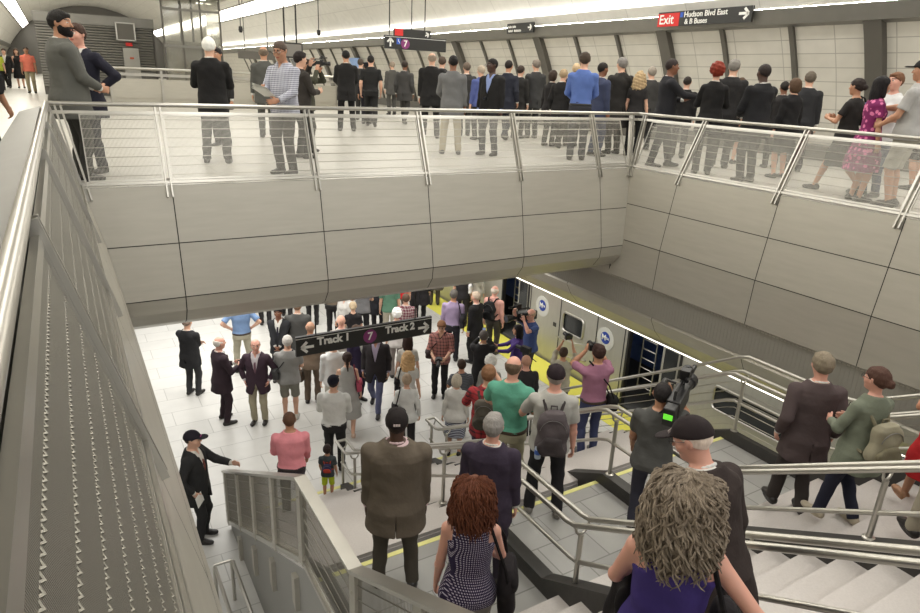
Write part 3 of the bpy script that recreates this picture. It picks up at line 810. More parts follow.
area('stair_lamp', (-0.1, 5.0, 3.30), 0.8, 9, 60)
area('track_lamp', (9.6, 12, 2.42), 0.5, 20, 120)
# ================================================================ implicit-surface figure modelling
class Field:
    """smooth union of primitives on a voxel grid, meshed with surface nets"""
    def __init__(s, vox): s.vox = vox; s.ops = []; s.folds = None
    def add(s, fn, lo, hi, k=0.02, op='u'):
        s.ops.append((fn, np.minimum(lo, hi), np.maximum(lo, hi), k, op)); return s
    # primitives ---------------------------------------------------
    def cap(s, a, b, ra, rb=None, k=0.02, op='u', sq=None):
        rb = ra if rb is None else rb
        a = np.array(a, float); b = np.array(b, float); ab = b - a; L2 = max(1e-9, ab @ ab); R = max(ra, rb)
        def fn(x, y, z):
            px, py, pz = x - a[0], y - a[1], z - a[2]
            t = np.clip((px * ab[0] + py * ab[1] + pz * ab[2]) / L2, 0, 1)
            dx, dy, dz = px - t * ab[0], py - t * ab[1], pz - t * ab[2]
            return np.sqrt(dx * dx + dy * dy + dz * dz) - (ra + (rb - ra) * t)
        return s.add(fn, np.minimum(a, b) - R, np.maximum(a, b) + R, k, op)
    def ell(s, c, r, R=None, k=0.02, op='u'):
        c = np.array(c, float); r = np.array(r, float); Rm = np.eye(3) if R is None else np.array(R)
        m = r.max()
        def fn(x, y, z):
            px, py, pz = x - c[0], y - c[1], z - c[2]
            q = [(Rm[0, i] * px + Rm[1, i] * py + Rm[2, i] * pz) for i in range(3)]
            k0 = np.sqrt(sum((q[i] / r[i]) ** 2 for i in range(3)))
            k1 = np.sqrt(sum((q[i] / r[i] ** 2) ** 2 for i in range(3))) + 1e-6
            return k0 * (k0 - 1) / k1
        return s.add(fn, c - m, c + m, k, op)
    def loft(s, secs, O, R, infl=0.0, z0=None, z1=None, p=2.3, k=0.02, op='u'):
        O = np.array(O, float); R = np.array(R, float)
        S = np.array(secs, float); z0 = S[0, 0] if z0 is None else z0; z1 = S[-1, 0] if z1 is None else z1
        mr = S[:, 1:3].max() + infl + abs(S[:, 3]).max()
        cs = np.array([O + R @ np.array([0, 0, z]) for z in (z0, z1)])
        def fn(x, y, z):
            px, py, pz = x - O[0], y - O[1], z - O[2]
            lx = R[0, 0] * px + R[1, 0] * py + R[2, 0] * pz
            ly = R[0, 1] * px + R[1, 1] * py + R[2, 1] * pz
            lz = R[0, 2] * px + R[1, 2] * py + R[2, 2] * pz
            rx = np.interp(lz, S[:, 0], S[:, 1]) + infl; ry = np.interp(lz, S[:, 0], S[:, 2]) + infl
            cy = np.interp(lz, S[:, 0], S[:, 3])
            q = (np.abs(lx / rx) ** p + np.abs((ly - cy) / ry) ** p) ** (1 / p)
            d = (q - 1) * np.minimum(rx, ry)
            return np.maximum(d, np.maximum(lz - z1, z0 - lz))
        return s.add(fn, cs.min(0) - mr, cs.max(0) + mr, k, op)
    def slv(s, a, b, ra, rb, k=0.02):
        a = np.array(a, float); b = np.array(b, float); ab = b - a; L = np.linalg.norm(ab); u = ab / L; R = max(ra, rb)
        def fn(x, y, z):
            px, py, pz = x - a[0], y - a[1], z - a[2]
            t = px * u[0] + py * u[1] + pz * u[2]; tc = np.clip(t, 0, L)
            dx, dy, dz = px - tc * u[0], py - tc * u[1], pz - tc * u[2]
            return np.maximum(np.sqrt(dx * dx + dy * dy + dz * dz) - (ra + (rb - ra) * tc / L), t - L)
        return s.add(fn, np.minimum(a, b) - R, np.maximum(a, b) + R, k, 'u')
    def fn_local(s, f, O, R, lo, hi, k=0.005, op='s'):
        """f gets coordinates local to frame (O,R); box lo..hi is in world"""
        O = np.array(O, float); R = np.array(R, float)
        def fn(x, y, z):
            px, py, pz = x - O[0], y - O[1], z - O[2]
            return f(*[(R[0, i] * px + R[1, i] * py + R[2, i] * pz) for i in range(3)])
        return s.add(fn, np.array(lo, float), np.array(hi, float), k, op)
    # evaluation ---------------------------------------------------
    def mesh(s):
        v = s.vox
        U = [o for o in s.ops if o[4] == 'u']
        lo = np.min([o[1] for o in U], 0) - 4 * v - 0.012; hi = np.max([o[2] for o in U], 0) + 4 * v + 0.012
        n = np.ceil((hi - lo) / v).astype(int) + 1
        g = np.full(n, 0.3, np.float32)
        ax = [(lo[i] + v * np.arange(n[i])).astype(np.float32) for i in range(3)]
        for fn, a, b, k, op in s.ops:
            pad = k + 3 * v
            i0 = np.clip(np.floor((a - pad - lo) / v).astype(int), 0, n); i1 = np.clip(np.ceil((b + pad - lo) / v).astype(int) + 1, 0, n)
            if (i1 <= i0).any(): continue
            sl = tuple(slice(i0[i], i1[i]) for i in range(3))
            d = fn(ax[0][sl[0]][:, None, None], ax[1][sl[1]][None, :, None], ax[2][sl[2]][None, None, :]).astype(np.float32)
            c = g[sl]
            if op == 'u':
                h = np.clip(0.5 + 0.5 * (c - d) / k, 0, 1); g[sl] = c + (d - c) * h - k * h * (1 - h)
            elif op == 's':
                d = -d; h = np.clip(0.5 - 0.5 * (c - d) / k, 0, 1); g[sl] = c + (d - c) * h + k * h * (1 - h)
            elif op == 'i':
                h = np.clip(0.5 - 0.5 * (c - d) / k, 0, 1); g[sl] = c + (d - c) * h + k * h * (1 - h)
        if s.folds is not None:
            g += s.folds(ax[0][:, None, None], ax[1][None, :, None], ax[2][None, None, :]).astype(np.float32)
        return surface_nets(g, lo, v)

def surface_nets(g, lo, v):
    ins = g < 0
    m = [ins[a:ins.shape[0] - 1 + a, b:ins.shape[1] - 1 + b, c:ins.shape[2] - 1 + c] for a in (0, 1) for b in (0, 1) for c in (0, 1)]
    cnt = sum(x.astype(np.int8) for x in m)
    cells = np.argwhere((cnt > 0) & (cnt < 8))
    if len(cells) == 0: return np.zeros((0, 3)), np.zeros((0, 4), int)
    idx = np.full(cnt.shape, -1, np.int32); idx[tuple(cells.T)] = np.arange(len(cells))
    offs = np.array([(a, b, c) for a in (0, 1) for b in (0, 1) for c in (0, 1)])
    vals = np.stack([g[cells[:, 0] + o[0], cells[:, 1] + o[1], cells[:, 2] + o[2]] for o in offs], 1)
    acc = np.zeros((len(cells), 3)); num = np.zeros(len(cells))
    for i in range(8):
        for j in range(i + 1, 8):
            if np.abs(offs[i] - offs[j]).sum() != 1: continue
            a, b = vals[:, i], vals[:, j]; mk = (a < 0) != (b < 0)
            t = np.where(mk, a / np.where(mk, a - b, 1), 0)
            p = offs[i] + (offs[j] - offs[i]) * t[:, None]
            acc += p * mk[:, None]; num += mk
    V = (cells + acc / num[:, None]) * v + lo
    Q = []
    for axn in range(3):
        a = np.moveaxis(ins, axn, 0)
        ch = a[:-1] != a[1:]
        e = np.argwhere(ch)
        inside = a[:-1][tuple(e.T)]
        e2 = np.empty_like(e); order = [axn] + [i for i in range(3) if i != axn]
        for kk, o in enumerate(order): e2[:, o] = e[:, kk]
        u, w = [i for i in range(3) if i != axn]
        ok = (e2[:, u] > 0) & (e2[:, w] > 0) & (e2[:, u] < idx.shape[u]) & (e2[:, w] < idx.shape[w])
        e2 = e2[ok]; inside = inside[ok]
        def I(du, dw):
            q = e2.copy(); q[:, u] -= du; q[:, w] -= dw; return idx[q[:, 0], q[:, 1], q[:, 2]]
        quad = np.stack([I(1, 1), I(0, 1), I(0, 0), I(1, 0)], 1)
        flip = inside if axn != 1 else ~inside
        quad[~flip] = quad[~flip][:, ::-1]
        Q.append(quad)
    Q = np.concatenate(Q); Q = Q[(Q >= 0).all(1)]
    return V, Q

def np_mesh(name, V, Q, mats, parent=None, mi=None, scale=1.0):
    me = bpy.data.meshes.new(name)
    if len(Q) == 0: return None
    me.vertices.add(len(V)); me.vertices.foreach_set('co', (np.asarray(V) * scale).astype(np.float32).ravel())
    me.loops.add(len(Q) * 4); me.loops.foreach_set('vertex_index', Q.astype(np.int32).ravel())
    me.polygons.add(len(Q)); me.polygons.foreach_set('loop_start', np.arange(0, len(Q) * 4, 4, dtype=np.int32))
    try: me.polygons.foreach_set('loop_total', np.full(len(Q), 4, np.int32))
    except Exception: pass
    for m in (mats if isinstance(mats, (list, tuple)) else [mats]): me.materials.append(m)
    if mi is not None: me.polygons.foreach_set('material_index', np.asarray(mi, np.int32))
    me.update(calc_edges=True); me.validate()
    me.polygons.foreach_set('use_smooth', [True] * len(me.polygons))
    o = bpy.data.objects.new(name, me); col.objects.link(o)
    if parent is not None: o.parent = parent
    return o

# ---------------------------------------------------------------- cloth and skin colours
SKIN = {'light': (218, 172, 146), 'pink': (222, 166, 146), 'tan': (190, 140, 110), 'brown': (132, 88, 64), 'dark': (78, 54, 42)}
def skin_mat(k):
    m = noise_mat('skin_' + k, SKIN[k], tuple(int(c * 0.93) for c in SKIN[k]), 14, 0.5); m.node_tree.nodes['Principled BSDF'].inputs['Subsurface Weight'].default_value = 0.05
    return m
def cloth(rgb, pattern=None, rgb2=(230, 230, 230), rough=0.85, size=1.0):
    key = 'cloth_%d_%d_%d_%s_%d_%d_%d_%.2f' % (rgb + (pattern,) + rgb2 + (size,))
    if key in _mats: return _mats[key]
    lo = tuple(int(c * 0.9) for c in rgb)
    m = noise_mat(key, rgb, lo, 9, rough, bump=0.35, bscale=16); t = NT(m)
    m.node_tree.nodes['Principled BSDF'].inputs['Specular IOR Level'].default_value = 0.25
    if pattern:
        mx0 = [n for n in t.n if n.type == 'MIX'][0]
        tc = t.add('ShaderNodeTexCoord')
        mx = t.add('ShaderNodeMix', data_type='RGBA'); mx.inputs[7].default_value = srgb(*rgb2)
        t.link(mx0.outputs[2], mx.inputs[6]); t.link(mx.outputs[2], t.b.inputs['Base Color'])
        sep = t.add('ShaderNodeSeparateXYZ'); t.link(tc.outputs['Object'], sep.inputs[0])
        def stripe(sock, freq, duty):
            mu = t.add('ShaderNodeMath', operation='MULTIPLY'); mu.inputs[1].default_value = freq; t.link(sock, mu.inputs[0])
            fr = t.add('ShaderNodeMath', operation='FRACT'); t.link(mu.outputs[0], fr.inputs[0])
            lt = t.add('ShaderNodeMath', operation='LESS_THAN'); lt.inputs[1].default_value = duty; t.link(fr.outputs[0], lt.inputs[0])
            return lt.outputs[0]
        ad = t.add('ShaderNodeMath', operation='ADD'); t.link(sep.outputs[0], ad.inputs[0]); t.link(sep.outputs[1], ad.inputs[1])
        if pattern in ('plaid', 'check'):
            f = 14 * size if pattern == 'plaid' else 40 * size; d = 0.3 if pattern == 'plaid' else 0.35
            a = stripe(ad.outputs[0], f, d); b = stripe(sep.outputs[2], f, d)
            m1 = t.add('ShaderNodeMath', operation='ADD'); t.link(a, m1.inputs[0]); t.link(b, m1.inputs[1])
            m2 = t.add('ShaderNodeMath', operation='MULTIPLY'); m2.inputs[1].default_value = 0.5; t.link(m1.outputs[0], m2.inputs[0])
            t.link(m2.outputs[0], mx.inputs[0])
        elif pattern == 'stripe':
            t.link(stripe(sep.outputs[2], 30 * size, 0.4), mx.inputs[0])
        elif pattern == 'camera_stripe':
            t.link(stripe(ad.outputs[0], 30 * size, 0.3), mx.inputs[0])
        elif pattern == 'dots':
            a = stripe(ad.outputs[0], 62, 0.5); b = stripe(sep.outputs[2], 62, 0.5)
            m1 = t.add('ShaderNodeMath', operation='MULTIPLY'); t.link(a, m1.inputs[0]); t.link(b, m1.inputs[1]); t.link(m1.outputs[0], mx.inputs[0])
        else:
            vo = t.add('ShaderNodeTexVoronoi'); vo.inputs['Scale'].default_value = 16 * size
            t.link(tc.outputs['Object'], vo.inputs['Vector'])
            lt = t.add('ShaderNodeMath', operation='LESS_THAN'); lt.inputs[1].default_value = 0.4
            t.link(vo.outputs['Distance'], lt.inputs[0]); t.link(lt.outputs[0], mx.inputs[0])
    return m
def hair_mat(rgb, rgb2=None):
    rgb2 = rgb2 or tuple(min(255, int(c * 1.2) + 3) for c in rgb)
    m = noise_mat('hair_%d_%d_%d_%d' % (rgb + (rgb2[0],)), rgb, rgb2, 45, 0.65, bump=0.5, stretch=(1, 1, 0.35), bscale=60)
    m.node_tree.nodes['Principled BSDF'].inputs['Specular IOR Level'].default_value = 0.2; return m

def unit(v): v = np.array(v, float); return v / max(1e-9, np.linalg.norm(v))
def ik(S, T, L1, L2, hint):
    S = np.array(S, float); T = np.array(T, float); d = T - S; D = np.linalg.norm(d)
    if D > (L1 + L2) * 0.999: T = S + d / D * (L1 + L2) * 0.999; d = T - S; D = np.linalg.norm(d)
    u = d / D; a = (L1 * L1 - L2 * L2 + D * D) / (2 * D); hh = math.sqrt(max(0, L1 * L1 - a * a))
    h = np.array(hint, float); h = h - u * (h @ u); h = unit(h)
    return S + u * a + h * hh, T
def rot(axis, deg): return np.array(Matrix.Rotation(math.radians(deg), 3, axis))

ARMS = {   # wrist target for the right side (x>0), in the upright figure 1.75 m tall; elbow hint; hand dir or None
    'down': ((0.25, 0.03, 0.84), (0.3, -1, 0), None),
    'down2': ((0.23, 0.08, 0.85), (0.4, -1, 0), None),
    'swing_f': ((0.22, 0.22, 0.90), (0.3, -1, -0.2), None),
    'swing_b': ((0.24, -0.14, 0.86), (0.4, -0.6, 0), None),
    'crossed': ((-0.10, 0.20, 1.14), (1, -0.1, -0.6), None),
    'clasp': ((0.05, 0.22, 0.90), (1, -0.5, 0), (-0.6, 0.5, -0.6)),
    'behind': ((0.04, -0.19, 0.92), (1, -0.2, 0), (-0.7, -0.1, -0.6)),
    'hold': ((0.10, 0.30, 1.12), (0.7, -0.3, -1), (-0.2, 0.7, 0.5)),
    'hold_low': ((0.12, 0.28, 1.00), (0.7, -0.5, -0.6), (-0.3, 0.9, 0)),
    'eye': ((0.09, 0.26, 1.56), (0.9, 0.2, -1), (-0.2, 0.2, 1)),
    'high': ((0.12, 0.36, 1.70), (0.9, 0.3, -1), (-0.2, 0.3, 1)),
    'phone': ((0.07, 0.36, 1.48), (0.8, 0, -1), (-0.2, 0.3, 1)),
    'ear': ((0.14, 0.10, 1.56), (0.8, 0.6, -0.8), (-0.2, -0.1, 1)),
    'pocket': ((0.23, 0.06, 0.93), (0.9, -0.7, 0), (-0.3, 0.3, -1)),
    'hip': ((0.21, 0.0, 1.02), (1, -0.5, 0.1), (-0.5, 0.6, -0.4)),
    'rail': ((0.30, 0.34, 1.00), (0.6, -0.6, -0.3), (0, 1, -0.2)),
    'strap': ((0.15, 0.16, 1.30), (0.9, -0.2, -1), (-0.5, -0.3, 0.8)),
    'reach': ((0.16, 0.46, 1.18), (0.6, -0.2, -1), (0, 1, 0.1)),
}
MEN = [(-0.13, .160, .110, -.012), (-0.04, .165, .122, -.012), (0.06, .152, .112, 0), (0.14, .148, .108, .003), (0.26, .160, .115, .004), (0.36, .172, .120, .0), (0.43, .174, .112, -.008), (0.48, .150, .096, -.012), (0.52, .105, .080, -.014), (0.56, .070, .064, -.014)]
WOM = [(-0.13, .165, .115, -.012), (-0.04, .166, .122, -.014), (0.06, .138, .102, 0), (0.14, .122, .092, .003), (0.26, .138, .105, .006), (0.36, .150, .108, .002), (0.43, .150, .100, -.008), (0.48, .128, .086, -.012), (0.52, .090, .072, -.014), (0.56, .060, .056, -.014)]
person_count = [0]
n_faces = [0]

def person(pos, yaw, label, h=1.75, sex='m', fat=0.0, skin='light', arms=('down', 'down'), legs='stand', head=(0, 0), lean=0.0,
           top=('tee', (120, 120, 120)), under=None, tie=None, bottom=('trousers', (50, 50, 52)), shoes=(34, 30, 28),
           hair=('short', (50, 38, 30)), hat=None, glasses=False, beard=None, belt=None, vox=None, group=None, cat='person', twist=0, kid=False, cull=None):
    rnd = random.Random(sum(map(ord, label)) + person_count[0]); person_count[0] += 1
    if kid: fat = 0.0
    pos = Vector(pos); dist = (pos + Vector((0, 0, 1)) - Vector((0, 0, 6.75))).length
    sc = h / 1.75
    v = vox or min(0.0125, max(0.0072, 0.00105 * dist)); v /= sc
    wo = sex == 'w'; S0 = WOM if wo else MEN
    S = [(z, rx * (1 + fat), ry * (1 + fat * (1.8 if z < 0.3 else 1)), cy + (fat * 0.08 if z < 0.3 else 0)) for z, rx, ry, cy in S0]
    # --- frames
    hipz = 0.93
    lg = {'stand': ((-0.10, 0.0, 0), (0.10, 0.02, 0)), 'apart': ((-0.15, 0.02, 0), (0.15, -0.02, 0)), 'step': ((-0.09, 0.20, 0), (0.09, -0.16, 0)),
          'walk': ((-0.08, 0.30, 0), (0.09, -0.30, 0.06)), 'walk2': ((-0.09, -0.30, 0.06), (0.08, 0.30, 0)),
          'down': ((-0.09, 0.22, -0.17), (0.09, -0.06, 0)), 'down2': ((-0.09, -0.06, 0), (0.09, 0.22, -0.17)), 'narrow': ((-0.06, 0.0, 0), (0.07, 0.10, 0))}[legs]
    if legs in ('walk', 'walk2'): hipz = 0.895
    if legs in ('down', 'down2'): hipz = 0.86
    O = np.array([0, 0, hipz]); RT = rot('Z', twist) @ rot('X', -lean)
    def tw(p): return O + RT @ np.array(p, float)
    neck = tw((0, 0.0, 0.57)); RH = RT @ rot('X', lean * 0.6) @ rot('Z', head[0]) @ rot('X', head[1])
    HC = neck + RH @ np.array([0, 0.018, 0.135])
    hs = 1.32 if kid else 1.06
    def hw(p): return HC + RH @ (np.array(p, float) * hs)
    shx = (0.150 if wo else 0.182) * (1 + 0.55 * fat)
    J = {}
    for sd, a in ((-1, arms[0]), (1, arms[1])):
        t, hint, hd = ARMS[a] if isinstance(a, str) else a
        t = np.array(t) * (sd, 1, 1); hint = np.array(hint) * (sd, 1, 1); hd = None if hd is None else np.array(hd) * (sd, 1, 1)
        if lean or twist:
            t2 = O + RT @ (t - np.array([0, 0, 0.93])); t = t2 if t[2] > 0.95 else (t + t2) / 2 if lean < 15 else t
        sh = tw((sd * shx, -0.005, 0.448)); el, wr = ik(sh, t, 0.285, 0.25, hint)
        f = unit(wr - el) if hd is None else unit(unit(hd) * 0.8 + unit(wr - el) * 0.4)
        n = np.array([-sd, 0.0, -0.15]); n = n - f * (n @ f)
        if np.linalg.norm(n) < 0.3: n = np.array([0, -1, 0.0]); n = n - f * (n @ f)
        n = unit(n); ac = np.cross(n, f)
        if ac @ np.array([0, 1, 0.6]) < 0: ac = -ac
        J[sd] = dict(sh=sh, el=el, wr=wr, f=f, n=n, a=ac)
    K = {}
    for sd, ft in ((-1, lg[0]), (1, lg[1])):
        hp = np.array([sd * 0.088, 0, hipz - 0.03]); an = np.array([ft[0], ft[1], ft[2] + 0.085])
        kn, an = ik(hp, an, 0.425, 0.405, (sd * 0.1, 1, 0)); K[sd] = dict(hp=hp, kn=kn, an=an, lift=ft[2])
    # --- body -----------------------------------------------------
    F = Field(v)
    F.loft(S, O, RT, -0.006, k=0.03)
    if wo:
        for sd in (-1, 1): F.ell(tw((sd * 0.066, 0.088, 0.335)), (0.058, 0.05, 0.056), RT, k=0.03)
    for sd in (-1, 1):
        j = J[sd]; ax = 0.84 if wo else 1.0
        F.ell(j['sh'], (0.050 * ax, 0.049 * ax, 0.046 * ax), k=0.035)
        F.cap(j['sh'], j['el'], 0.050 * ax * (1 + fat * 0.8), 0.039 * ax, k=0.025)
        fm = j['el'] + (j['wr'] - j['el']) * 0.3
        F.cap(j['el'], fm, 0.038 * ax, 0.041 * ax, k=0.02); F.cap(fm, j['wr'], 0.041 * ax, 0.026 * ax, k=0.02)
        f, n, ac, w = j['f'], j['n'], j['a'], j['wr']
        Rh = np.stack([ac, n, f], 1)
        hsz = 0.9 if wo else 1.0
        F.ell(w + f * 0.048 * hsz, (0.043 * hsz, 0.017, 0.052 * hsz), Rh, k=0.018)
        for q, (off, ln) in enumerate(((0.031, 0.92), (0.011, 1.0), (-0.010, 0.95), (-0.030, 0.78))):
            b = w + f * 0.088 * hsz + ac * off * hsz; c1 = 0.30 + 0.06 * q; c2 = c1 + 0.75
            m1 = b + (f * math.cos(c1) + n * math.sin(c1)) * 0.040 * ln * hsz; e1 = m1 + (f * math.cos(c2) + n * math.sin(c2)) * 0.038 * ln * hsz
            F.cap(b, m1, 0.0098, 0.0092, k=0.006); F.cap(m1, e1, 0.0092, 0.0078, k=0.004)
        tb = w + f * 0.025 + ac * 0.028 * hsz; tm = tb + unit(f * 0.7 + ac * 0.65 + n * 0.25) * 0.042; te = tm + unit(f * 0.95 + ac * 0.2 + n * 0.35) * 0.032
        F.cap(tb, tm, 0.013, 0.011, k=0.01); F.cap(tm, te, 0.011, 0.009, k=0.004)
        q = K[sd]
        F.cap(q['hp'], q['kn'], 0.080 * (1 + fat), 0.054, k=0.03)
        cm = q['kn'] + (q['an'] - q['kn']) * 0.3
        F.cap(q['kn'], cm, 0.051, 0.053, k=0.02); F.cap(cm, q['an'], 0.052, 0.034, k=0.02)
        an = q['an']; fy = rot('X', -18 if q['lift'] > 0.02 else 0)
        F.cap(an + fy @ np.array([0, -0.035, -0.045]), an + fy @ np.array([sd * 0.012, 0.10, -0.055]), 0.034, 0.026, k=0.03)
        F.ell(an + fy @ np.array([sd * 0.015, 0.13, -0.062]), (0.042, 0.05, 0.020), k=0.02)
    F.cap(tw((0, -0.018, 0.49)), neck + RH @ np.array([0, 0.0, 0.06]), 0.050 if wo else 0.058, 0.047 if wo else 0.055, k=0.03)
    for c, r, k in (((0, -0.008, 0.022), (0.076, 0.096, 0.092), 0.02), ((0, 0.018, -0.035), (0.060, 0.072, 0.078), 0.03), ((0, 0.060, -0.088), (0.026, 0.024, 0.020), 0.03),
                    ((0, 0.075, 0.035), (0.045, 0.018, 0.014), 0.02), ((0.045, 0.055, -0.02), (0.02, 0.02, 0.02), 0.03), ((-0.045, 0.055, -0.02), (0.02, 0.02, 0.02), 0.03)):
        F.ell(hw(c), np.array(r) * hs, RH, k=k)
    F.cap(hw((0, 0.088, 0.022)), hw((0, 0.108, -0.022)), 0.008, 0.0125, k=0.010)
    F.ell(hw((0, 0.086, -0.052)), (0.024, 0.012, 0.011), RH, k=0.008)
    for sd in (-1, 1):
        F.ell(hw((sd * 0.033, 0.096, 0.014)), (0.017, 0.013, 0.011), RH, k=0.010, op='s')
        F.ell(hw((sd * 0.032, 0.079, 0.012)), (0.0135, 0.0125, 0.0125), RH, k=0.004)
        F.ell(hw((sd * 0.079, -0.008, 0.0)), (0.010, 0.021, 0.032), RH @ rot('Y', sd * 12), k=0.008)
    V, Q = F.mesh()
    C = V[Q].mean(1); loc = (C - HC) @ RH / hs
    mi = np.zeros(len(Q), int)
    fr = loc[:, 1] > 0.06
    for sd in (-1, 1):
        ex = (loc[:, 0] - sd * 0.033)
        mi[fr & (np.abs(ex) < 0.013) & (np.abs(loc[:, 2] - 0.012) < 0.0065)] = 1
        mi[fr & (np.abs(ex) < 0.006) & (np.abs(loc[:, 2] - 0.012) < 0.007)] = 2
        mi[fr & (np.abs(ex) < 0.019) & (np.abs(loc[:, 2] - 0.037) < 0.006)] = 2
    mi[fr & (np.abs(loc[:, 0]) < 0.022) & (np.abs(loc[:, 2] + 0.052) < 0.008) & (loc[:, 1] > 0.085)] = 3
    sk = SKIN[skin]; lip = mat('lip_' + skin, (int(sk[0] * 0.85), int(sk[1] * 0.62), int(sk[2] * 0.62)), 0.5)
    root = np_mesh('person', V, Q, [skin_mat(skin), mat('eye_white', (214, 208, 200), 0.4), mat('eye_dark', (38, 28, 24), 0.4), lip], None, mi, sc)
    n_faces[0] += len(Q)
    root.location = pos; root.rotation_euler = (0, 0, math.radians(yaw)); tag(root, label, cat, group)
    def part(name, fld, m):
        V, Q = fld.mesh(); n_faces[0] += len(Q)
        return np_mesh(name, V, Q, m, root, None, sc) if len(Q) else None
    def folds(amp, f=1.0, zf=1.0):
        ph = [rnd.uniform(0, 6.28) for _ in range(8)]
        def fn(x, y, z):
            a = np.sin(34 * f * z * zf + 17 * x + ph[0] + 1.5 * np.sin(9 * x + ph[1]))
            b = np.sin(30 * f * x + 21 * y + 11 * z + ph[2] + 1.3 * np.sin(13 * z + ph[3]))
            c = np.sin(26 * f * y - 19 * x + 24 * z * zf + ph[4] + 1.2 * np.sin(10 * z + ph[5]))
            return amp * (0.5 * a + 0.35 * b + 0.45 * c)
        return fn
    # --- torso garments -------------------------------------------
    BIG = (np.array([-0.7, -0.7, -0.3]), np.array([0.7, 0.8, 2.2]))
    def garment(kind, rgb, name, infl, hem, sleeve, slr, vneck=None, flare=0.0, neckr=0.064, amp=0.004):
        G = Field(v); un = 0.0 if (belt or hem > -0.03) else 1.0
        wmin = ((0.158 if not wo else 0.136) * (1 + fat)) if kind in ('jacket', 'collar') and un else 0.0
        SG = [(q[0], (max(q[1], wmin) if q[0] < 0.3 else q[1]) + un * 0.016 * min(1, max(0, (0.26 - q[0]) / 0.3)), max(q[2], wmin * 0.72 if q[0] < 0.3 else 0) + un * 0.020 * min(1, max(0, (0.26 - q[0]) / 0.3)), q[3]) for q in S]
        if un:
            mx_ = max(q[1] for q in SG if q[0] < 0.1), max(q[2] for q in SG if q[0] < 0.1)
            SG = [(q[0], mx_[0] if q[0] < 0 else q[1], mx_[1] if q[0] < 0 else q[2], q[3]) for q in SG]
        SS = [q for q in SG if q[0] >= hem]
        if hem < SG[0][0]:
            e = SG[0]; SS = [(hem, e[1] + flare + 0.002, e[2] + flare + 0.002, e[3])] + SS
            if hem < -0.3: SS.insert(1, (-0.25, e[1] + flare * 0.55 + 0.01, e[2] + flare * 0.55 + 0.01, e[3]))
        else:
            SS = [(hem, float(np.interp(hem, [q[0] for q in SG], [q[1] for q in SG])) + flare, float(np.interp(hem, [q[0] for q in SG], [q[2] for q in SG])) + flare, 0)] + SS
        G.loft(SS, O, RT, infl, k=0.02)
        if wo:
            for sd in (-1, 1): G.ell(tw((sd * 0.066, 0.088, 0.335)), (0.058 + infl, 0.05 + infl, 0.056 + infl), RT, k=0.035)
        if kind == 'sleeveless':
            G.fn_local(lambda x, y, z: np.minimum(0.36 - z, 0) * 0 + np.maximum(np.abs(x) - (0.125 if wo else 0.14), -1) - np.clip((0.40 - z) * 1.6, 0, 1), O, RT, *BIG, k=0.01, op='i')
        for sd in (-1, 1):
            j = J[sd]; ax = 0.86 if wo else 1.0
            if sleeve > 0:
                G.ell(j['sh'] + RT @ np.array([-sd * 0.006, 0, -0.002]), ((0.052 + infl) * ax, (0.052 + infl) * ax, (0.047 + infl * 0.8) * ax), RT, k=0.035)
                if sleeve <= 1:
                    e = j['sh'] + (j['el'] - j['sh']) * sleeve; G.slv(j['sh'], e, (0.047 + slr * 0.7) * ax, (0.047 + slr * 1.15) * ax, k=0.025)
                else:
                    G.cap(j['sh'], j['el'], (0.049 + slr) * ax * (1 + fat), (0.041 + slr) * ax, k=0.025)
                    e = j['el'] + (j['wr'] - j['el']) * (sleeve - 1); G.slv(j['el'], e, (0.041 + slr) * ax, (0.030 + slr) * ax, k=0.02)
        # neck opening
        nb = tw((0, -0.012, 0.50)); nt = tw((0, 0.02, 0.70))
        G.cap(nb, nt, neckr * (0.9 if wo else 1), 0.10, k=0.006, op='s')
        if vneck:
            zb, wmax = vneck
            G.fn_local(lambda x, y, z: np.maximum(np.maximum(np.abs(x) - (z - zb) / (0.54 - zb) * wmax, 0.01 - y), zb - z), O, RT, *BIG, k=0.004, op='s')
        if kind == 'jacket':
            G.fn_local(lambda x, y, z: np.maximum(np.maximum(np.abs(x) - 0.004 - np.clip(-0.05 - z, 0, 1) * 0.35, 0.02 - y), z + 0.02), O, RT, *BIG, k=0.006, op='s')
            G.fn_local(lambda x, y, z: np.maximum(np.maximum(np.abs(x) - 0.003, y + 0.05), z + 0.03), O, RT, *BIG, k=0.01, op='s')
            zb, wmax = vneck
            for sd in (-1, 1):
                pts = []
                for z in (zb + 0.01, 0.36, 0.47):
                    x = (z - zb) / (0.54 - zb) * wmax + 0.012; ryy = float(np.interp(z, [q[0] for q in S], [q[2] for q in S])) + infl
                    pts.append(tw((sd * x, ryy * math.sqrt(max(0.1, 1 - (x / 0.2) ** 2)) - 0.004, z)))
                for a, b in zip(pts[:-1], pts[1:]): G.cap(a, b, 0.010, 0.014, k=0.008)
        if kind in ('jacket', 'collar'):
            pr = 0.060 if wo else 0.066
            pts = [tw((pr * math.sin(t), -0.012 - pr * math.cos(t) * 0.98, 0.545 - 0.022 * (1 - math.cos(t)) )) for t in np.linspace(-1.9, 1.9, 9)]
            for a, b in zip(pts[:-1], pts[1:]): G.cap(a, b, 0.013, k=0.008)
        G.folds = folds(amp)
        return part(name, G, m_of(rgb))
    def m_of(c):
        if isinstance(c, bpy.types.Material): return c
        return cloth(c)
    kind, rgb = top[0], top[1]
    nz_sl = None
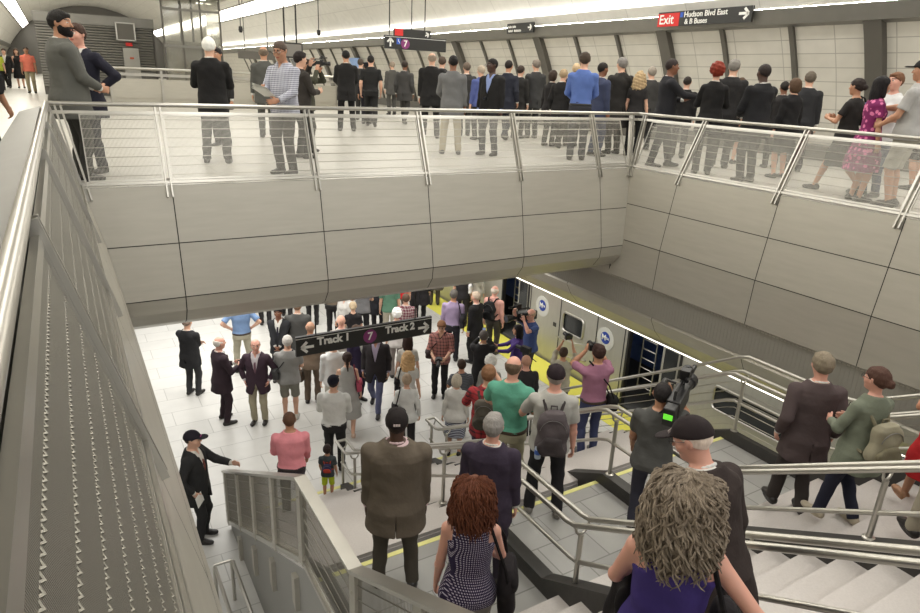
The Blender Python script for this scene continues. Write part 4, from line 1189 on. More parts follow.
    if under is not None and kind in ('jacket', 'coat', 'blazer'):
        garment('collar', under, 'shirt', 0.006, 0.02, 0, 0.006, vneck=(0.46, 0.03), neckr=0.058, amp=0.002)
        # collar and cuffs showing
        G = Field(v); pr = 0.059 if wo else 0.063
        pts = [tw((pr * math.sin(t), -0.008 - pr * math.cos(t), 0.568 - 0.02 * (1 - math.cos(t)))) for t in np.linspace(-2.7, 2.7, 13)]
        for a, b in zip(pts[:-1], pts[1:]): G.cap(a, b, 0.0095, k=0.008)
        part('shirt_collar', G, m_of(under))
        for sd in (-1, 1):
            G = Field(v); j = J[sd]; d = j['wr'] - j['el']; G.cap(j['el'] + d * 0.80, j['el'] + d * 0.985, 0.034, 0.034, k=0.004)
            part('shirt_cuff', G, m_of(under))
    jname = 'jacket'
    if kind == 'jacket': garment('jacket', rgb, 'jacket', 0.020, -0.25, 1.90, 0.017, vneck=(0.17, 0.085), flare=0.012, neckr=0.068, amp=0.0042)
    elif kind == 'buttoned': garment('collar', rgb, 'jacket', 0.020, -0.22, 1.9, 0.018, vneck=(0.40, 0.05), flare=0.018, neckr=0.064, amp=0.006)
    elif kind == 'coat': garment('jacket', rgb, 'coat', 0.026, -0.42, 1.9, 0.020, vneck=(0.30, 0.06), flare=0.05, neckr=0.066, amp=0.006)
    elif kind == 'tee': garment('plain', rgb, 't_shirt', 0.012, -0.10, 0.72, 0.016, flare=0.004, neckr=0.066, amp=0.005)
    elif kind == 'polo': garment('collar', rgb, 'polo_shirt', 0.012, 0.0 if belt else -0.09, 0.80, 0.018, flare=0.004, neckr=0.064, vneck=(0.44, 0.03), amp=0.005)
    elif kind == 'shirt': garment('collar', rgb, 'shirt', 0.012, -0.01 if belt else -0.13, 1.92, 0.013, flare=0.004 if belt else 0.012, neckr=0.063, vneck=(0.45, 0.03), amp=0.0055)
    elif kind == 'rolled': garment('collar', rgb, 'shirt', 0.014, -0.13, 1.35, 0.016, flare=0.012, neckr=0.063, vneck=(0.40, 0.05), amp=0.0055)
    elif kind == 'sweater': garment('plain', rgb, 'pullover', 0.016, -0.12, 1.93, 0.015, flare=0.004, neckr=0.062, amp=0.006)
    elif kind == 'tank': garment('sleeveless', rgb, 'tank_top', 0.008, -0.10, 0, 0.01, flare=0.006, neckr=0.075, amp=0.004)
    elif kind == 'blouse': garment('plain', rgb, 'blouse', 0.014, -0.12, 0.6, 0.02, flare=0.012, neckr=0.075, amp=0.005)
    elif kind == 'dress': garment('sleeveless', rgb, 'dress', 0.010, -0.50, 0, 0.01, flare=0.06, neckr=0.08, amp=0.005)
    elif kind == 'dress_sleeved': garment('plain', rgb, 'dress', 0.012, -0.48, 0.62, 0.02, flare=0.06, neckr=0.075, amp=0.005)
    if tie is not None:
        mb = MB()
        def fy_(z): return float(np.interp(z, [q[0] for q in S], [q[2] + q[3] for q in S])) + 0.014
        zs = [0.485, 0.45, 0.38, 0.30, 0.20, 0.10, 0.05]; ws = [0.020, 0.030, 0.036, 0.044, 0.054, 0.06, 0.01]
        ys = [0.075, 0.096] + [fy_(z) + 0.002 for z in zs[2:]]
        vs = []; fs = []
        for z, wd, yy in zip(zs, ws, ys):
            for sx, dy in ((-1, 0), (1, 0), (1, -0.008), (-1, -0.008)): vs.append(tw((sx * wd / 2, yy + dy, z)) * sc)
        for i in range(len(zs) - 1):
            for k in range(4): fs.append((i * 4 + k, i * 4 + (k + 1) % 4, i * 4 + 4 + (k + 1) % 4, i * 4 + 4 + k))
        fs += [(0, 1, 2, 3), tuple(len(vs) - 4 + k for k in (3, 2, 1, 0))]
        mb.add([tuple(q) for q in vs], fs); mb.build('tie', m_of(tie), root)
    # --- lower garments -------------------------------------------
    bk, brgb = bottom if bottom else (None, None)
    if bk in ('trousers', 'jeans', 'shorts', 'capri'):
        G = Field(v)
        G.loft([q for q in S if q[0] <= 0.07], O, RT if lean < 12 else np.eye(3), 0.007, z1=0.045, k=0.03)
        for sd in (-1, 1):
            q = K[sd]; lo_ = 0.007 if bk == 'jeans' else 0.012
            if bk == 'shorts':
                e = q['kn'] + (q['hp'] - q['kn']) * 0.0; G.slv(q['hp'], e, 0.084 * (1 + fat) + 0.004, 0.082, k=0.03)
            else:
                G.cap(q['hp'], q['kn'], 0.082 * (1 + fat) + 0.004, 0.060 + lo_, k=0.03)
                fr_ = 1.04 if bk != 'capri' else 0.55
                e = q['kn'] + (q['an'] - q['kn']) * fr_ + np.array([0, 0, -0.012]); G.slv(q['kn'], e, 0.058 + lo_, 0.048 + lo_, k=0.02)
        G.folds = folds(0.0045, 0.8, 1.2)
        part('trousers' if bk != 'shorts' else 'shorts', G, m_of(brgb))
    elif bk == 'skirt':
        G = Field(v)
        G.loft([(-0.46, .215, .17, 0), (-0.3, .20, .16, 0), (-0.13, .178, .132, -.01), (0.0, .158, .12, -.01), (0.06, .14, .105, 0)], O, np.eye(3), 0.004, k=0.02)
        G.folds = folds(0.006, 1.0, 0.2); part('skirt', G, m_of(brgb))
    if belt is not None:
        G = Field(v)
        G.loft([q for q in S if -0.05 <= q[0] <= 0.15], O, RT, 0.020, z0=-0.02, z1=0.020, k=0.004); part('belt', G, mat('belt_%d' % belt[0], belt, 0.5))
    # --- shoes ----------------------------------------------------
    for sd in (-1, 1):
        G = Field(min(v, 0.011)); an = K[sd]['an']; fy = rot('X', -18 if K[sd]['lift'] > 0.02 else 0)
        def fp(x, y, z): return an + fy @ np.array([sd * x, y, z])
        z0 = an[2] - 0.085 - 0.012
        G.cap(fp(0, -0.045, -0.048), fp(0.008, 0.07, -0.048), 0.040, 0.040, k=0.02)
        G.ell(fp(0.014, 0.135, -0.056), (0.047, 0.066, 0.032), fy, k=0.03)
        if not (wo and bk in ('skirt', None)): G.cap(an + np.array([0, -0.01, -0.01]), an + np.array([0, -0.02, -0.04]), 0.041, 0.042, k=0.02)
        else: G.cap(an + np.array([0, -0.03, -0.02]), an + np.array([0, -0.02, -0.05]), 0.034, 0.036, k=0.02)
        if K[sd]['lift'] <= 0.02:
            zc = an[2] - 0.083
            G.add(lambda x, y, z, zc=zc: (zc - z) + 0 * x + 0 * y, *BIG, k=0.004, op='i')
        G.ell(fp(0.012, 0.06, -0.078), (0.046, 0.14, 0.010), fy, k=0.005)
        part('shoe', G, mat('shoe_%d_%d' % (shoes[0], shoes[2]), shoes, 0.4))
    # --- hair -----------------------------------------------------
    def H(c, r, F_, k=0.02, op='u'): F_.ell(hw(c), np.array(r) * hs, RH, k=k, op=op)
    hk, hc = (hair[0], hair[1]) if hair else (None, None)
    hb = (HC - 0.35, HC + 0.35)
    hm = hair_mat(hc, hair[2] if hair and len(hair) > 2 else None) if hair else None
    hv = min(v, 0.0105)
    if hk in ('short', 'fringe', 'bun', 'ponytail', 'crop', 'afro', 'long', 'bob', 'wavy', 'curly'):
        G = Field(hv); t = 0.004 if hat and hk not in ('long', 'wavy', 'curly') else {'crop': 0.006, 'short': 0.011, 'fringe': 0.007, 'afro': 0.034, 'long': 0.014, 'wavy': 0.018, 'curly': 0.018, 'bob': 0.015}.get(hk, 0.010)
        H((0, -0.010, 0.024), (0.078 + t, 0.097 + t, 0.093 + t * 1.1), G)
        lim = {'crop': 0.0, 'short': -0.004}.get(hk, -0.006)
        def keep(x, y, z): return (0.70 * y + lim) - z - np.clip(-y - 0.05, 0, 1) * 0.2
        G.fn_local(keep, hw((0, 0, 0)), RH, *hb, k=0.008, op='i')
        if hk == 'fringe':
            G.fn_local(lambda x, y, z: z - 0.045 + y * 0.3, hw((0, 0, 0)), RH, *hb, k=0.008, op='i')
        if hk == 'short' and not hat: H((0, 0.052, 0.084), (0.055, 0.045, 0.020), G, 0.02)
        if hk == 'bun': H((0, -0.115, 0.0), (0.045, 0.04, 0.042), G, 0.015)
        if hk == 'ponytail':
            G.cap(hw((0, -0.11, 0.03)), hw((0, -0.13, -0.06)), 0.025, 0.03, k=0.02); G.cap(hw((0, -0.13, -0.06)), hw((0.01, -0.12, -0.20)), 0.03, 0.012, k=0.02)
        if hk in ('long', 'wavy', 'curly'):
            dn = {'long': 0.19, 'wavy': 0.17, 'curly': 0.20}[hk]; wd = {'long': 0.0, 'wavy': 0.016, 'curly': 0.03}[hk]
            H((0, -0.050, -0.06), (0.092 + wd, 0.072 + wd, 0.13), G, 0.03)
            H((0, -0.062, -dn + 0.03), (0.095 + wd * 1.3, 0.058 + wd, 0.12), G, 0.04)
            for sd in (-1, 1): G.cap(hw((sd * 0.078, 0.02, 0.03)), hw((sd * (0.088 + wd * 0.6), 0.01, -dn * 0.7)), 0.022 + wd * 0.4, 0.026 + wd * 0.5, k=0.03)
            H((0, 0.105, -0.045), (0.064, 0.085, 0.115), G, 0.02, 's')
        if hk == 'bob':
            H((0, -0.030, -0.03), (0.097, 0.085, 0.095), G, 0.03); H((0, 0.10, -0.045), (0.062, 0.082, 0.11), G, 0.02, 's')
        amp = {'afro': 0.008, 'wavy': 0.009, 'curly': 0.013, 'crop': 0.001}.get(hk, 0.003)
        G.folds = folds(amp, 3.0 if hk in ('afro', 'curly', 'wavy') else 3.5, 1.0 if hk != 'long' else 0.3)
        part('hair', G, hm)
    if hk in ('wavy', 'curly') and dist < 6.5:
        mb = MB(); R_ = rnd; n = 520; cu = hk == 'curly'
        for i in range(n):
            th = R_.uniform(-2.5, 2.5) + PI; ph = R_.uniform(0.02, 1.3)
            wd_ = 0.024 if cu else 0.012
            x0 = math.sin(th) * math.sin(ph) * 0.088; y0 = math.cos(th) * math.sin(ph) * 0.105 - 0.01; z0_ = 0.025 + math.cos(ph) * 0.103
            if y0 > 0.055: continue
            Lh = R_.uniform(0.13, 0.30 if not cu else 0.38); steps = 20; pts = []; a0 = R_.uniform(0, 6.28); fq = R_.uniform(34, 62) * (1.15 if cu else 0.9); rr = R_.uniform(0.009, 0.017) * (1.25 if cu else 0.9)
            dirh = unit((x0 + 1e-4, y0, 0)); side = np.array([-dirh[1], dirh[0], 0]); sg = 1 if R_.random() < 0.5 else -1; lay = R_.uniform(-0.012, 0.012)
            for k in range(steps):
                f = k / (steps - 1); s_ = Lh * f
                rad = 0.092 + wd_ + 0.040 * min(1, s_ / 0.2) + lay
                drop = max(0, s_ - 0.02); out = min(1.0, math.sin(ph) + s_ * 8)
                q = np.array([dirh[0] * rad * out, dirh[1] * rad * out * 1.08 - 0.01 - 0.02 * f, z0_ + 0.006 - drop * 1.05])
                if out < 1: q[2] = max(q[2], 0.025 + (0.108 + lay) * math.sqrt(max(0, 1 - out * out)))
                am = rr * min(1, f * 5)
                q += dirh * am * math.cos(a0 + fq * s_) + side * am * math.sin(a0 + sg * fq * s_) + np.array([0, 0, am * 0.5 * math.cos(a0 + 0.7 * fq * s_)])
                pts.append(hw(q) * sc)
            tr_ = R_.uniform(0.0040, 0.0062)
            mb.tube(pts, [tr_] * (steps - 4) + [tr_ * 0.9, tr_ * 0.75, tr_ * 0.55, tr_ * 0.3], 4)
        mb.build('curls', hm, root, True, fix=False)
    if beard:
        G = Field(hv); H((0, 0.020, -0.040), (0.074, 0.084, 0.084), G); H((0, 0.075, -0.095), (0.035, 0.028, 0.03), G, 0.02)
        G.fn_local(lambda x, y, z: np.maximum(-0.012 - y + 0 * z, z + 0.030 - np.clip(0.062 - y, 0, 1) * 0.85), hw((0, 0, 0)), RH, *hb, k=0.006, op='i')
        H((0, 0.10, -0.052), (0.022, 0.03, 0.008), G, 0.004, 's'); part('beard', G, hair_mat(beard))
    if hat:
        hkind, hcol = hat[0], hat[1]
        G = Field(min(v, 0.009)); H((0, -0.008, 0.026), (0.092, 0.112, 0.104), G)
        G.fn_local(lambda x, y, z: 0.028 + 0.12 * y - z, hw((0, 0, 0)), RH, *hb, k=0.006, op='i')
        H((0, 0.128, 0.038), (0.072, 0.072, 0.0085), G, 0.01)
        if hkind == 'peaked': H((0, 0.0, 0.105), (0.125, 0.13, 0.028), G, 0.02)
        H((0, -0.008, 0.132), (0.010, 0.010, 0.006), G, 0.004)
        part('cap', G, cloth(hcol))
        if len(hat) > 2:
            mb = MB()
            for wds in (-0.018, 0.0, 0.018):
                c = hw((wds, (-0.126 if hat[2] == 'back' else 0.108) + (0.0), 0.052)); ax_ = RH @ np.array([0.008, 0, 0]); az = RH @ np.array([0, 0, 0.010])
                q = RH @ np.array([0, -0.0015 if hat[2] == 'back' else 0.0015, 0])
                mb.add([tuple((c - ax_ - az + q) * sc), tuple((c + ax_ - az + q) * sc), tuple((c + ax_ + az + q) * sc), tuple((c - ax_ + az + q) * sc), tuple((c - ax_ - az - q) * sc), tuple((c + ax_ - az - q) * sc), tuple((c + ax_ + az - q) * sc), tuple((c - ax_ + az - q) * sc)],
                       [(0, 1, 2, 3), (7, 6, 5, 4), (0, 4, 5, 1), (1, 5, 6, 2), (2, 6, 7, 3), (3, 7, 4, 0)])
            mb.build('embroidery', mat('thread_%d' % hat[3][0], hat[3], 0.6), root)
    if glasses:
        mb = MB()
        for sd in (-1, 1):
            mb.tube([hw((sd * 0.034 + 0.024 * math.cos(t), 0.102, 0.010 + 0.018 * math.sin(t))) * sc for t in np.linspace(0, 6.28, 13)[:-1]], 0.0022, 5, closed=True)
            mb.tube([hw((sd * 0.058, 0.100, 0.014)) * sc, hw((sd * 0.083, 0.03, 0.014)) * sc, hw((sd * 0.084, -0.02, 0.010)) * sc], 0.002, 5)
        mb.tube([hw((-0.010, 0.103, 0.014)) * sc, hw((0.010, 0.103, 0.014)) * sc], 0.0022, 5)
        mb.build('glasses', mat('frame_black', (28, 26, 26), 0.4), root)
    info = dict(root=root, J=J, K=K, tw=tw, hw=hw, sc=sc, O=O, RT=RT, RH=RH, yaw=yaw, pos=pos)
    return info

def at_frame(info, p, R=None):
    """world matrix of a figure-local point p (unscaled) with optional local rotation"""
    M = Matrix.Translation(info['pos']) @ Matrix.Rotation(math.radians(info['yaw']), 4, 'Z')
    Rm = Matrix(R.tolist()).to_4x4() if R is not None else Matrix.Identity(4)
    return M @ Matrix.Translation(Vector([float(c) for c in p]) * info['sc']) @ Rm
# ================================================================ people (places are world metres, heading in degrees)
W = {}
W['beard'] = person((0.142, 9.220, 5.400), -75.9, 'large bearded person in grey suit leaning by the left corner of the well', h=1.89, top=('jacket', (98, 98, 93)), bottom=('trousers', (74, 73, 70)), under=(222, 220, 214), fat=0.17, skin='tan', arms=('hold_low', 'hold_low'), hair=('short', (28, 25, 24)), beard=(26, 23, 22), head=(-38, 0))
W['navy2'] = person((0.341, 9.918, 5.400), 138.0, 'person in navy jacket facing camera behind the bearded one in grey', h=1.8, top=('jacket', (38, 38, 50)), bottom=('trousers', (38, 38, 50)), under=(222, 220, 214), skin='pink', arms=('hip', 'down'), hair=('short', (60, 44, 36)), head=(0, 0), fat=0.07)
W['leftcrop'] = person((-0.748, 8.522, 5.400), -30.0, 'person in black cut off by the left picture edge with arm swinging', h=1.72, top=('tee', (60, 60, 62)), bottom=('trousers', (33, 32, 32)), arms=('down', 'swing_f'), skin='tan', hair=('short', (40, 32, 28)), fat=0.07)
W['fl1'] = person((-1.949, 42.100, 5.400), 172.7, 'distant person in black suit walking at far left of the tunnel', h=1.92, top=('jacket', (33, 32, 32)), bottom=('trousers', (33, 32, 32)), under=(222, 220, 214), legs='walk', fat=0.07)
W['fl0'] = person((-2.136, 38.971, 5.400), -176.9, 'distant person in yellow-green vest beside the suit at far left', h=1.81, top=('tee', (190, 200, 70)), bottom=('trousers', (33, 32, 32)), fat=0.07)
W['fl2'] = person((-1.446, 42.609, 5.400), -178.1, 'distant person in short black dress in the left tunnel', h=1.92, top=('dress', (33, 32, 32)), bottom=None, sex='w', hair=('long', (70, 52, 40)), fat=0.07)
W['fl3'] = person((-0.845, 36.242, 5.400), 176.3, 'distant person in coral and navy top and khaki trousers in the left tunnel', h=1.92, top=('tee', (236, 130, 108)), bottom=('trousers', (170, 160, 130)), hair=('crop', (60, 48, 40)), skin='tan', fat=0.07)
W['white'] = person((2.004, 10.547, 5.400), -15.8, 'white-haired person in black jacket seen from behind under the glass lift', h=1.77, top=('jacket', (33, 32, 32)), bottom=('trousers', (66, 65, 62)), under=(222, 220, 214), hair=('short', (212, 210, 204)), arms=('hold', 'hold'), legs='apart', fat=0.07)
W['face8'] = person((2.598, 12.977, 5.400), 138.7, 'dark-haired person mostly hidden behind the white-haired one', h=1.71, top=('jacket', (48, 47, 47)), bottom=('trousers', (48, 47, 47)), under=(222, 220, 214), skin='tan', hair=('short', (30, 26, 25)), fat=0.07)
W['bald9'] = person((3.830, 14.499, 5.400), -14.8, 'balding person in grey suit between white-haired person and plaid reader', h=1.83, top=('jacket', (86, 86, 82)), bottom=('trousers', (86, 86, 82)), under=(222, 220, 214), hair=('fringe', (96, 84, 72)), skin='tan', fat=0.07)
W['plaid'] = person((2.688, 9.220, 5.400), 123.7, 'person in black and white checked shirt and glasses reading papers', h=1.74, top=('shirt', cloth((210, 212, 222), 'check', (44, 46, 74))), bottom=('trousers', (66, 62, 58)), arms=('hold_low', 'hold'), hair=('crop', (74, 62, 54)), glasses=True, skin='tan', head=(10, -18), fat=0.07)
W['vid11'] = person((3.459, 10.939, 5.400), -77.5, 'dark-haired camera operator just right of the checked shirt reader', h=1.67, top=('shirt', (56, 52, 48)), bottom=('trousers', (33, 32, 32)), arms=('eye', 'hold'), hair=('short', (34, 28, 26)), fat=0.07)
W['vid12'] = person((3.827, 11.793, 5.400), -128.0, 'person in olive jacket aiming a small video camera to the right', h=1.58, top=('shirt', (66, 66, 54)), bottom=('trousers', (56, 54, 50)), arms=('eye', 'eye'), hair=('short', (58, 46, 38)), skin='tan', fat=0.07)
W['m13'] = person((6.323, 16.264, 5.400), -16.2, 'tall person in black suit and dark hair at left end of the upper crowd', h=1.92, top=('jacket', (33, 32, 32)), bottom=('trousers', (33, 32, 32)), under=(222, 220, 214), hair=('crop', (26, 24, 24)), skin='tan', legs='apart', arms=('hold_low', 'hold_low'), fat=0.07)
W['m14'] = person((8.430, 20.432, 5.400), -32.4, 'person in dark jacket half hidden by tall one in black suit', h=1.85, top=('jacket', (52, 50, 48)), bottom=('trousers', (52, 50, 48)), under=(222, 220, 214), hair=('short', (66, 58, 50)), fat=0.07)
W['cop15'] = person((7.911, 18.709, 5.400), -17.9, 'police officer in dark uniform and peaked cap on the mezzanine', h=1.71, top=('shirt', (38, 38, 44)), bottom=('trousers', (32, 32, 38)), hair=('crop', (40, 34, 30)), hat=('peaked', (30, 30, 36)), skin='tan', fat=0.07)
W['cop16'] = person((7.556, 17.584, 5.400), -23.3, 'broad person in black short-sleeved shirt with loaded belt seen from behind', h=1.92, top=('polo', (38, 38, 38)), bottom=('trousers', (38, 38, 38)), belt=(22, 22, 22), hair=('crop', (28, 25, 24)), fat=0.13, legs='walk')
W['m17'] = person((10.897, 23.355, 5.400), -5.0, 'slim grey-haired person in grey suit right of the short-sleeved officer', h=1.89, top=('jacket', (84, 83, 80)), bottom=('trousers', (84, 83, 80)), under=(222, 220, 214), hair=('short', (128, 116, 104)), fat=0.07)
W['m18'] = person((9.181, 18.797, 5.400), -41.0, 'person in charcoal suit just left of the bald wide one', h=1.86, top=('jacket', (66, 65, 64)), bottom=('trousers', (66, 65, 64)), under=(222, 220, 214), hair=('crop', (44, 36, 32)), skin='brown', legs='walk', fat=0.07)
W['m19'] = person((7.680, 14.282, 5.400), -28.3, 'wide bald person in black suit seen from behind', h=1.92, top=('jacket', (33, 32, 32)), bottom=('trousers', (33, 32, 32)), under=(222, 220, 214), hair=('fringe', (140, 126, 112)), fat=0.21, legs='apart')
W['m20'] = person((8.879, 15.946, 5.400), -39.1, 'person in dark suit between the wide bald one and the grey jacket', h=1.91, top=('jacket', (50, 49, 50)), bottom=('trousers', (50, 49, 50)), under=(222, 220, 214), hair=('short', (68, 56, 48)), fat=0.07)
W['m21'] = person((6.405, 11.079, 5.400), -25.0, 'dark-haired person in light grey jacket and khaki trousers from behind', h=1.77, top=('buttoned', (112, 112, 112)), bottom=('trousers', (172, 162, 138)), hair=('crop', (26, 24, 24)), skin='brown', legs='apart', arms=('hold_low', 'down'), fat=0.07)
W['m22'] = person((8.929, 14.758, 5.400), -16.2, 'person in dark grey hidden behind the light grey jacket', h=1.77, top=('jacket', (60, 59, 58)), bottom=('trousers', (60, 59, 58)), under=(222, 220, 214), hair=('short', (92, 80, 70)), fat=0.07)
W['m23'] = person((8.697, 13.709, 5.400), -2.4, 'grey-haired person in blue shirt behind the open black jacket', h=1.69, top=('shirt', (84, 96, 150)), bottom=('trousers', (44, 42, 42)), hair=('short', (150, 138, 122)), fat=0.07)
W['m24'] = person((7.101, 10.802, 5.400), 116.7, 'person in glasses, open black jacket and blue shirt with lanyard facing the well', h=1.75, top=('jacket', (33, 32, 32)), bottom=('trousers', (58, 58, 60)), under=(142, 158, 204), skin='dark', hair=('crop', (30, 26, 24)), glasses=True, legs='apart', head=(-30, 0), fat=0.13)
W['m25'] = person((9.427, 13.657, 5.400), -54.6, 'person in navy suit right behind the one with lanyard', h=1.88, top=('jacket', (42, 44, 54)), bottom=('trousers', (42, 44, 54)), under=(222, 220, 214), hair=('crop', (34, 28, 26)), skin='tan', legs='walk', fat=0.07)
W['m26'] = person((10.136, 14.143, 5.400), -65.6, 'short person in black between navy suit and tall charcoal suit', h=1.75, top=('jacket', (44, 43, 42)), bottom=('trousers', (44, 43, 42)), under=(222, 220, 214), hair=('short', (52, 42, 36)), fat=0.07)
W['m27'] = person((10.600, 14.117, 5.400), -11.9, 'tall grey-haired person in charcoal suit before a wall rib', h=1.92, top=('jacket', (60, 60, 60)), bottom=('trousers', (60, 60, 60)), under=(222, 220, 214), hair=('short', (108, 100, 92)), fat=0.07)
W['m28'] = person((9.644, 12.206, 5.400), -68.3, 'dark-haired person in black low in the crowd left of blond one', h=1.64, top=('jacket', (40, 38, 38)), bottom=('trousers', (40, 38, 38)), under=(222, 220, 214), sex='w', hair=('bob', (52, 42, 36)), fat=0.07)
W['m29'] = person((9.595, 11.778, 5.400), -59.2, 'sandy-haired person in black suit left of the bright blue shirt', h=1.7, top=('jacket', (33, 32, 32)), bottom=('trousers', (33, 32, 32)), under=(222, 220, 214), hair=('short', (142, 124, 98)), legs='walk', fat=0.07)
W['m30'] = person((10.246, 12.141, 5.400), -50.2, 'fair-haired person peeking out left of the bright blue shirt', h=1.81, top=('jacket', (46, 46, 50)), bottom=('trousers', (46, 46, 50)), under=(222, 220, 214), hair=('short', (170, 148, 118)), fat=0.07)
W['m31'] = person((8.420, 9.762, 5.400), -40.8, 'tall person in bright blue shirt seen from behind by the wall', h=1.92, top=('shirt', (92, 116, 178)), bottom=('trousers', (58, 58, 64)), hair=('short', (60, 50, 42)), belt=(30, 30, 30), arms=('hold_low', 'hold_low'), fat=0.07)
W['m32'] = person((9.329, 10.272, 5.400), -92.2, 'dark-haired person in blue-grey jacket between blue shirt and leather coat', h=1.79, top=('jacket', (62, 68, 92)), bottom=('trousers', (62, 68, 92)), under=(222, 220, 214), skin='brown', hair=('crop', (30, 26, 24)), fat=0.07)
W['m33'] = person((10.083, 10.516, 5.400), -13.8, 'grey-haired person in black leather coat from behind', h=1.92, top=('coat', (46, 44, 42)), bottom=('trousers', (44, 42, 42)), under=(60, 60, 60), hair=('short', (112, 108, 104)), fat=0.11)
W['m34'] = person((10.226, 10.126, 5.400), -60.3, 'person with long sandy curls in black at the bend of the railing', h=1.66, top=('blouse', (46, 44, 44)), bottom=('trousers', (33, 32, 32)), sex='w', hair=('curly', (158, 136, 104)), fat=0.07)
W['m35'] = person((11.572, 11.103, 5.400), -26.2, 'grey-haired person behind the long sandy curls', h=1.81, top=('jacket', (64, 63, 62)), bottom=('trousers', (64, 63, 62)), under=(222, 220, 214), hair=('short', (128, 120, 110)), fat=0.07)
W['m36'] = person((9.360, 8.553, 5.400), -122.6, 'person in black suit facing right with cup in hand', h=1.85, top=('jacket', (38, 38, 42)), bottom=('trousers', (38, 38, 42)), under=(222, 220, 214), skin='brown', hair=('crop', (44, 36, 34)), arms=('hold', 'reach'), legs='step', fat=0.07)
W['m37'] = person((11.062, 9.629, 5.400), -54.0, 'person in black jacket right behind the one holding a cup', h=1.61, top=('jacket', (33, 32, 32)), bottom=('trousers', (33, 32, 32)), under=(222, 220, 214), hair=('crop', (40, 34, 30)), fat=0.07)
W['m38'] = person((9.360, 7.563, 5.400), -46.1, 'person with bright red curly hair and black suit', h=1.78, top=('jacket', (33, 32, 32)), bottom=('trousers', (33, 32, 32)), under=(222, 220, 214), sex='w', hair=('afro', (104, 34, 24), (132, 52, 32)), arms=('hold', 'hold'), fat=0.07)
W['m39'] = person((10.513, 8.147, 5.400), -57.2, 'grey-haired person in black suit right of the red curls', h=1.9, top=('jacket', (42, 41, 41)), bottom=('trousers', (42, 41, 41)), under=(222, 220, 214), hair=('short', (112, 108, 102)), fat=0.11)
W['m39b'] = person((11.512, 8.702, 5.400), -82.9, 'person in black skirt with bare legs hidden between two suits', h=1.62, top=('buttoned', (44, 43, 43)), bottom=('skirt', (40, 40, 40)), sex='w', hair=('short', (70, 54, 42)), fat=0.07)
W['m40'] = person((9.360, 6.689, 5.400), -19.4, 'person with shaved head and black suit leaning toward the railing', h=1.77, top=('jacket', (36, 36, 38)), bottom=('trousers', (36, 36, 38)), under=(222, 220, 214), skin='dark', hair=('crop', (40, 34, 32)), arms=('hold_low', 'hold_low'), fat=0.07)
W['m41'] = person((10.454, 6.857, 5.400), -16.7, 'brown-haired person in black jacket and skirt with bare legs', h=1.6, top=('buttoned', (34, 33, 34)), bottom=('skirt', (38, 38, 38)), sex='w', hair=('bob', (74, 56, 42)), fat=0.07)
W['m42'] = person((11.712, 7.890, 5.400), -36.0, 'dark-haired person hidden left of the brown-haired one in skirt', h=1.58, top=('jacket', (50, 48, 48)), bottom=('trousers', (50, 48, 48)), under=(222, 220, 214), skin='brown', hair=('crop', (34, 30, 28)), fat=0.07)
W['m43'] = person((11.595, 7.349, 5.400), -52.6, 'tidy-haired person in dark suit at the right end of the suits', h=1.75, top=('jacket', (46, 46, 48)), bottom=('trousers', (46, 46, 48)), under=(222, 220, 214), hair=('short', (86, 78, 68)), fat=0.07)
W['m44'] = person((9.903, 5.527, 5.400), -0.8, 'person in black dress with hair in a bun and shoulder bag on mezzanine', h=1.64, top=('dress_sleeved', (44, 42, 40)), bottom=None, sex='w', arms=('hold', 'hold'), hair=('bun', (38, 30, 28)), skin='tan', legs='walk', fat=0.07)
W['m45'] = person((9.360, 4.937, 5.400), -127.2, 'person in purple and pink flowered dress with long black hair', h=1.62, top=('dress_sleeved', cloth((128, 44, 96), 'floral', (214, 120, 160))), bottom=None, sex='w', hair=('long', (24, 21, 22)), skin='tan', fat=0.07)
W['m46'] = person((10.073, 5.114, 5.400), 76.9, 'smiling person in white top facing camera between flowered dress and cap', h=1.7, top=('blouse', (222, 222, 220)), bottom=('jeans', (70, 76, 96)), sex='w', hair=('short', (100, 70, 50)), arms=('hold', 'hold'), skin='pink', fat=0.07)
W['m47'] = person((9.360, 4.446, 5.400), 5.4, 'person in grey t-shirt, shorts and black cap reaching for the right railing', h=1.83, top=('tee', (176, 174, 170)), bottom=('shorts', (168, 164, 150)), arms=('hold_low', 'reach'), hair=('crop', (50, 40, 34)), hat=('cap', (34, 32, 32)), skin='tan', fat=0.07)
W['m48'] = person((11.629, 5.230, 5.400), -5.8, 'person in dark shorts cut off by the right picture edge upstairs', h=1.72, top=('tee', (190, 170, 160)), bottom=('shorts', (52, 50, 50)), arms=('hold', 'hold'), hair=('short', (60, 50, 42)), skin='tan', fat=0.07)
W['p1'] = person((1.743, 13.853, 0.000), -42.2, 'person in black suit with folded arms below the left end of the parapet', h=1.8, top=('jacket', (40, 40, 42)), bottom=('trousers', (60, 60, 62)), under=(222, 220, 214), arms=('crossed', 'crossed'), hair=('fringe', (120, 104, 92)), fat=0.07)
W['p2'] = person((2.091, 12.352, 0.000), -79.6, 'bald person in dark plum suit holding a black cloth', h=1.84, top=('jacket', (56, 44, 50)), bottom=('trousers', (56, 44, 50)), under=(222, 220, 214), arms=('hold', 'hold'), hair=('fringe', (190, 184, 176)), skin='pink', legs='apart', fat=0.07)
W['p3'] = person((2.717, 12.033, 0.000), 152.3, 'balding person in plum blazer and khaki trousers talking on the platform', h=1.81, top=('jacket', (68, 52, 62)), bottom=('trousers', (176, 168, 144)), under=(214, 206, 208), arms=('pocket', 'pocket'), hair=('fringe', (120, 108, 96)), tie=(120, 90, 100), skin='pink', head=(15, 0), fat=0.11)
W['p4'] = person((2.997, 14.570, 0.000), -11.6, 'person in light blue shirt and khaki trousers with head under the parapet', h=1.88, top=('polo', (128, 156, 196)), bottom=('trousers', (186, 180, 160)), belt=(50, 40, 34), arms=('hip', 'hip'), hair=('short', (90, 76, 64)), legs='apart', fat=0.11)
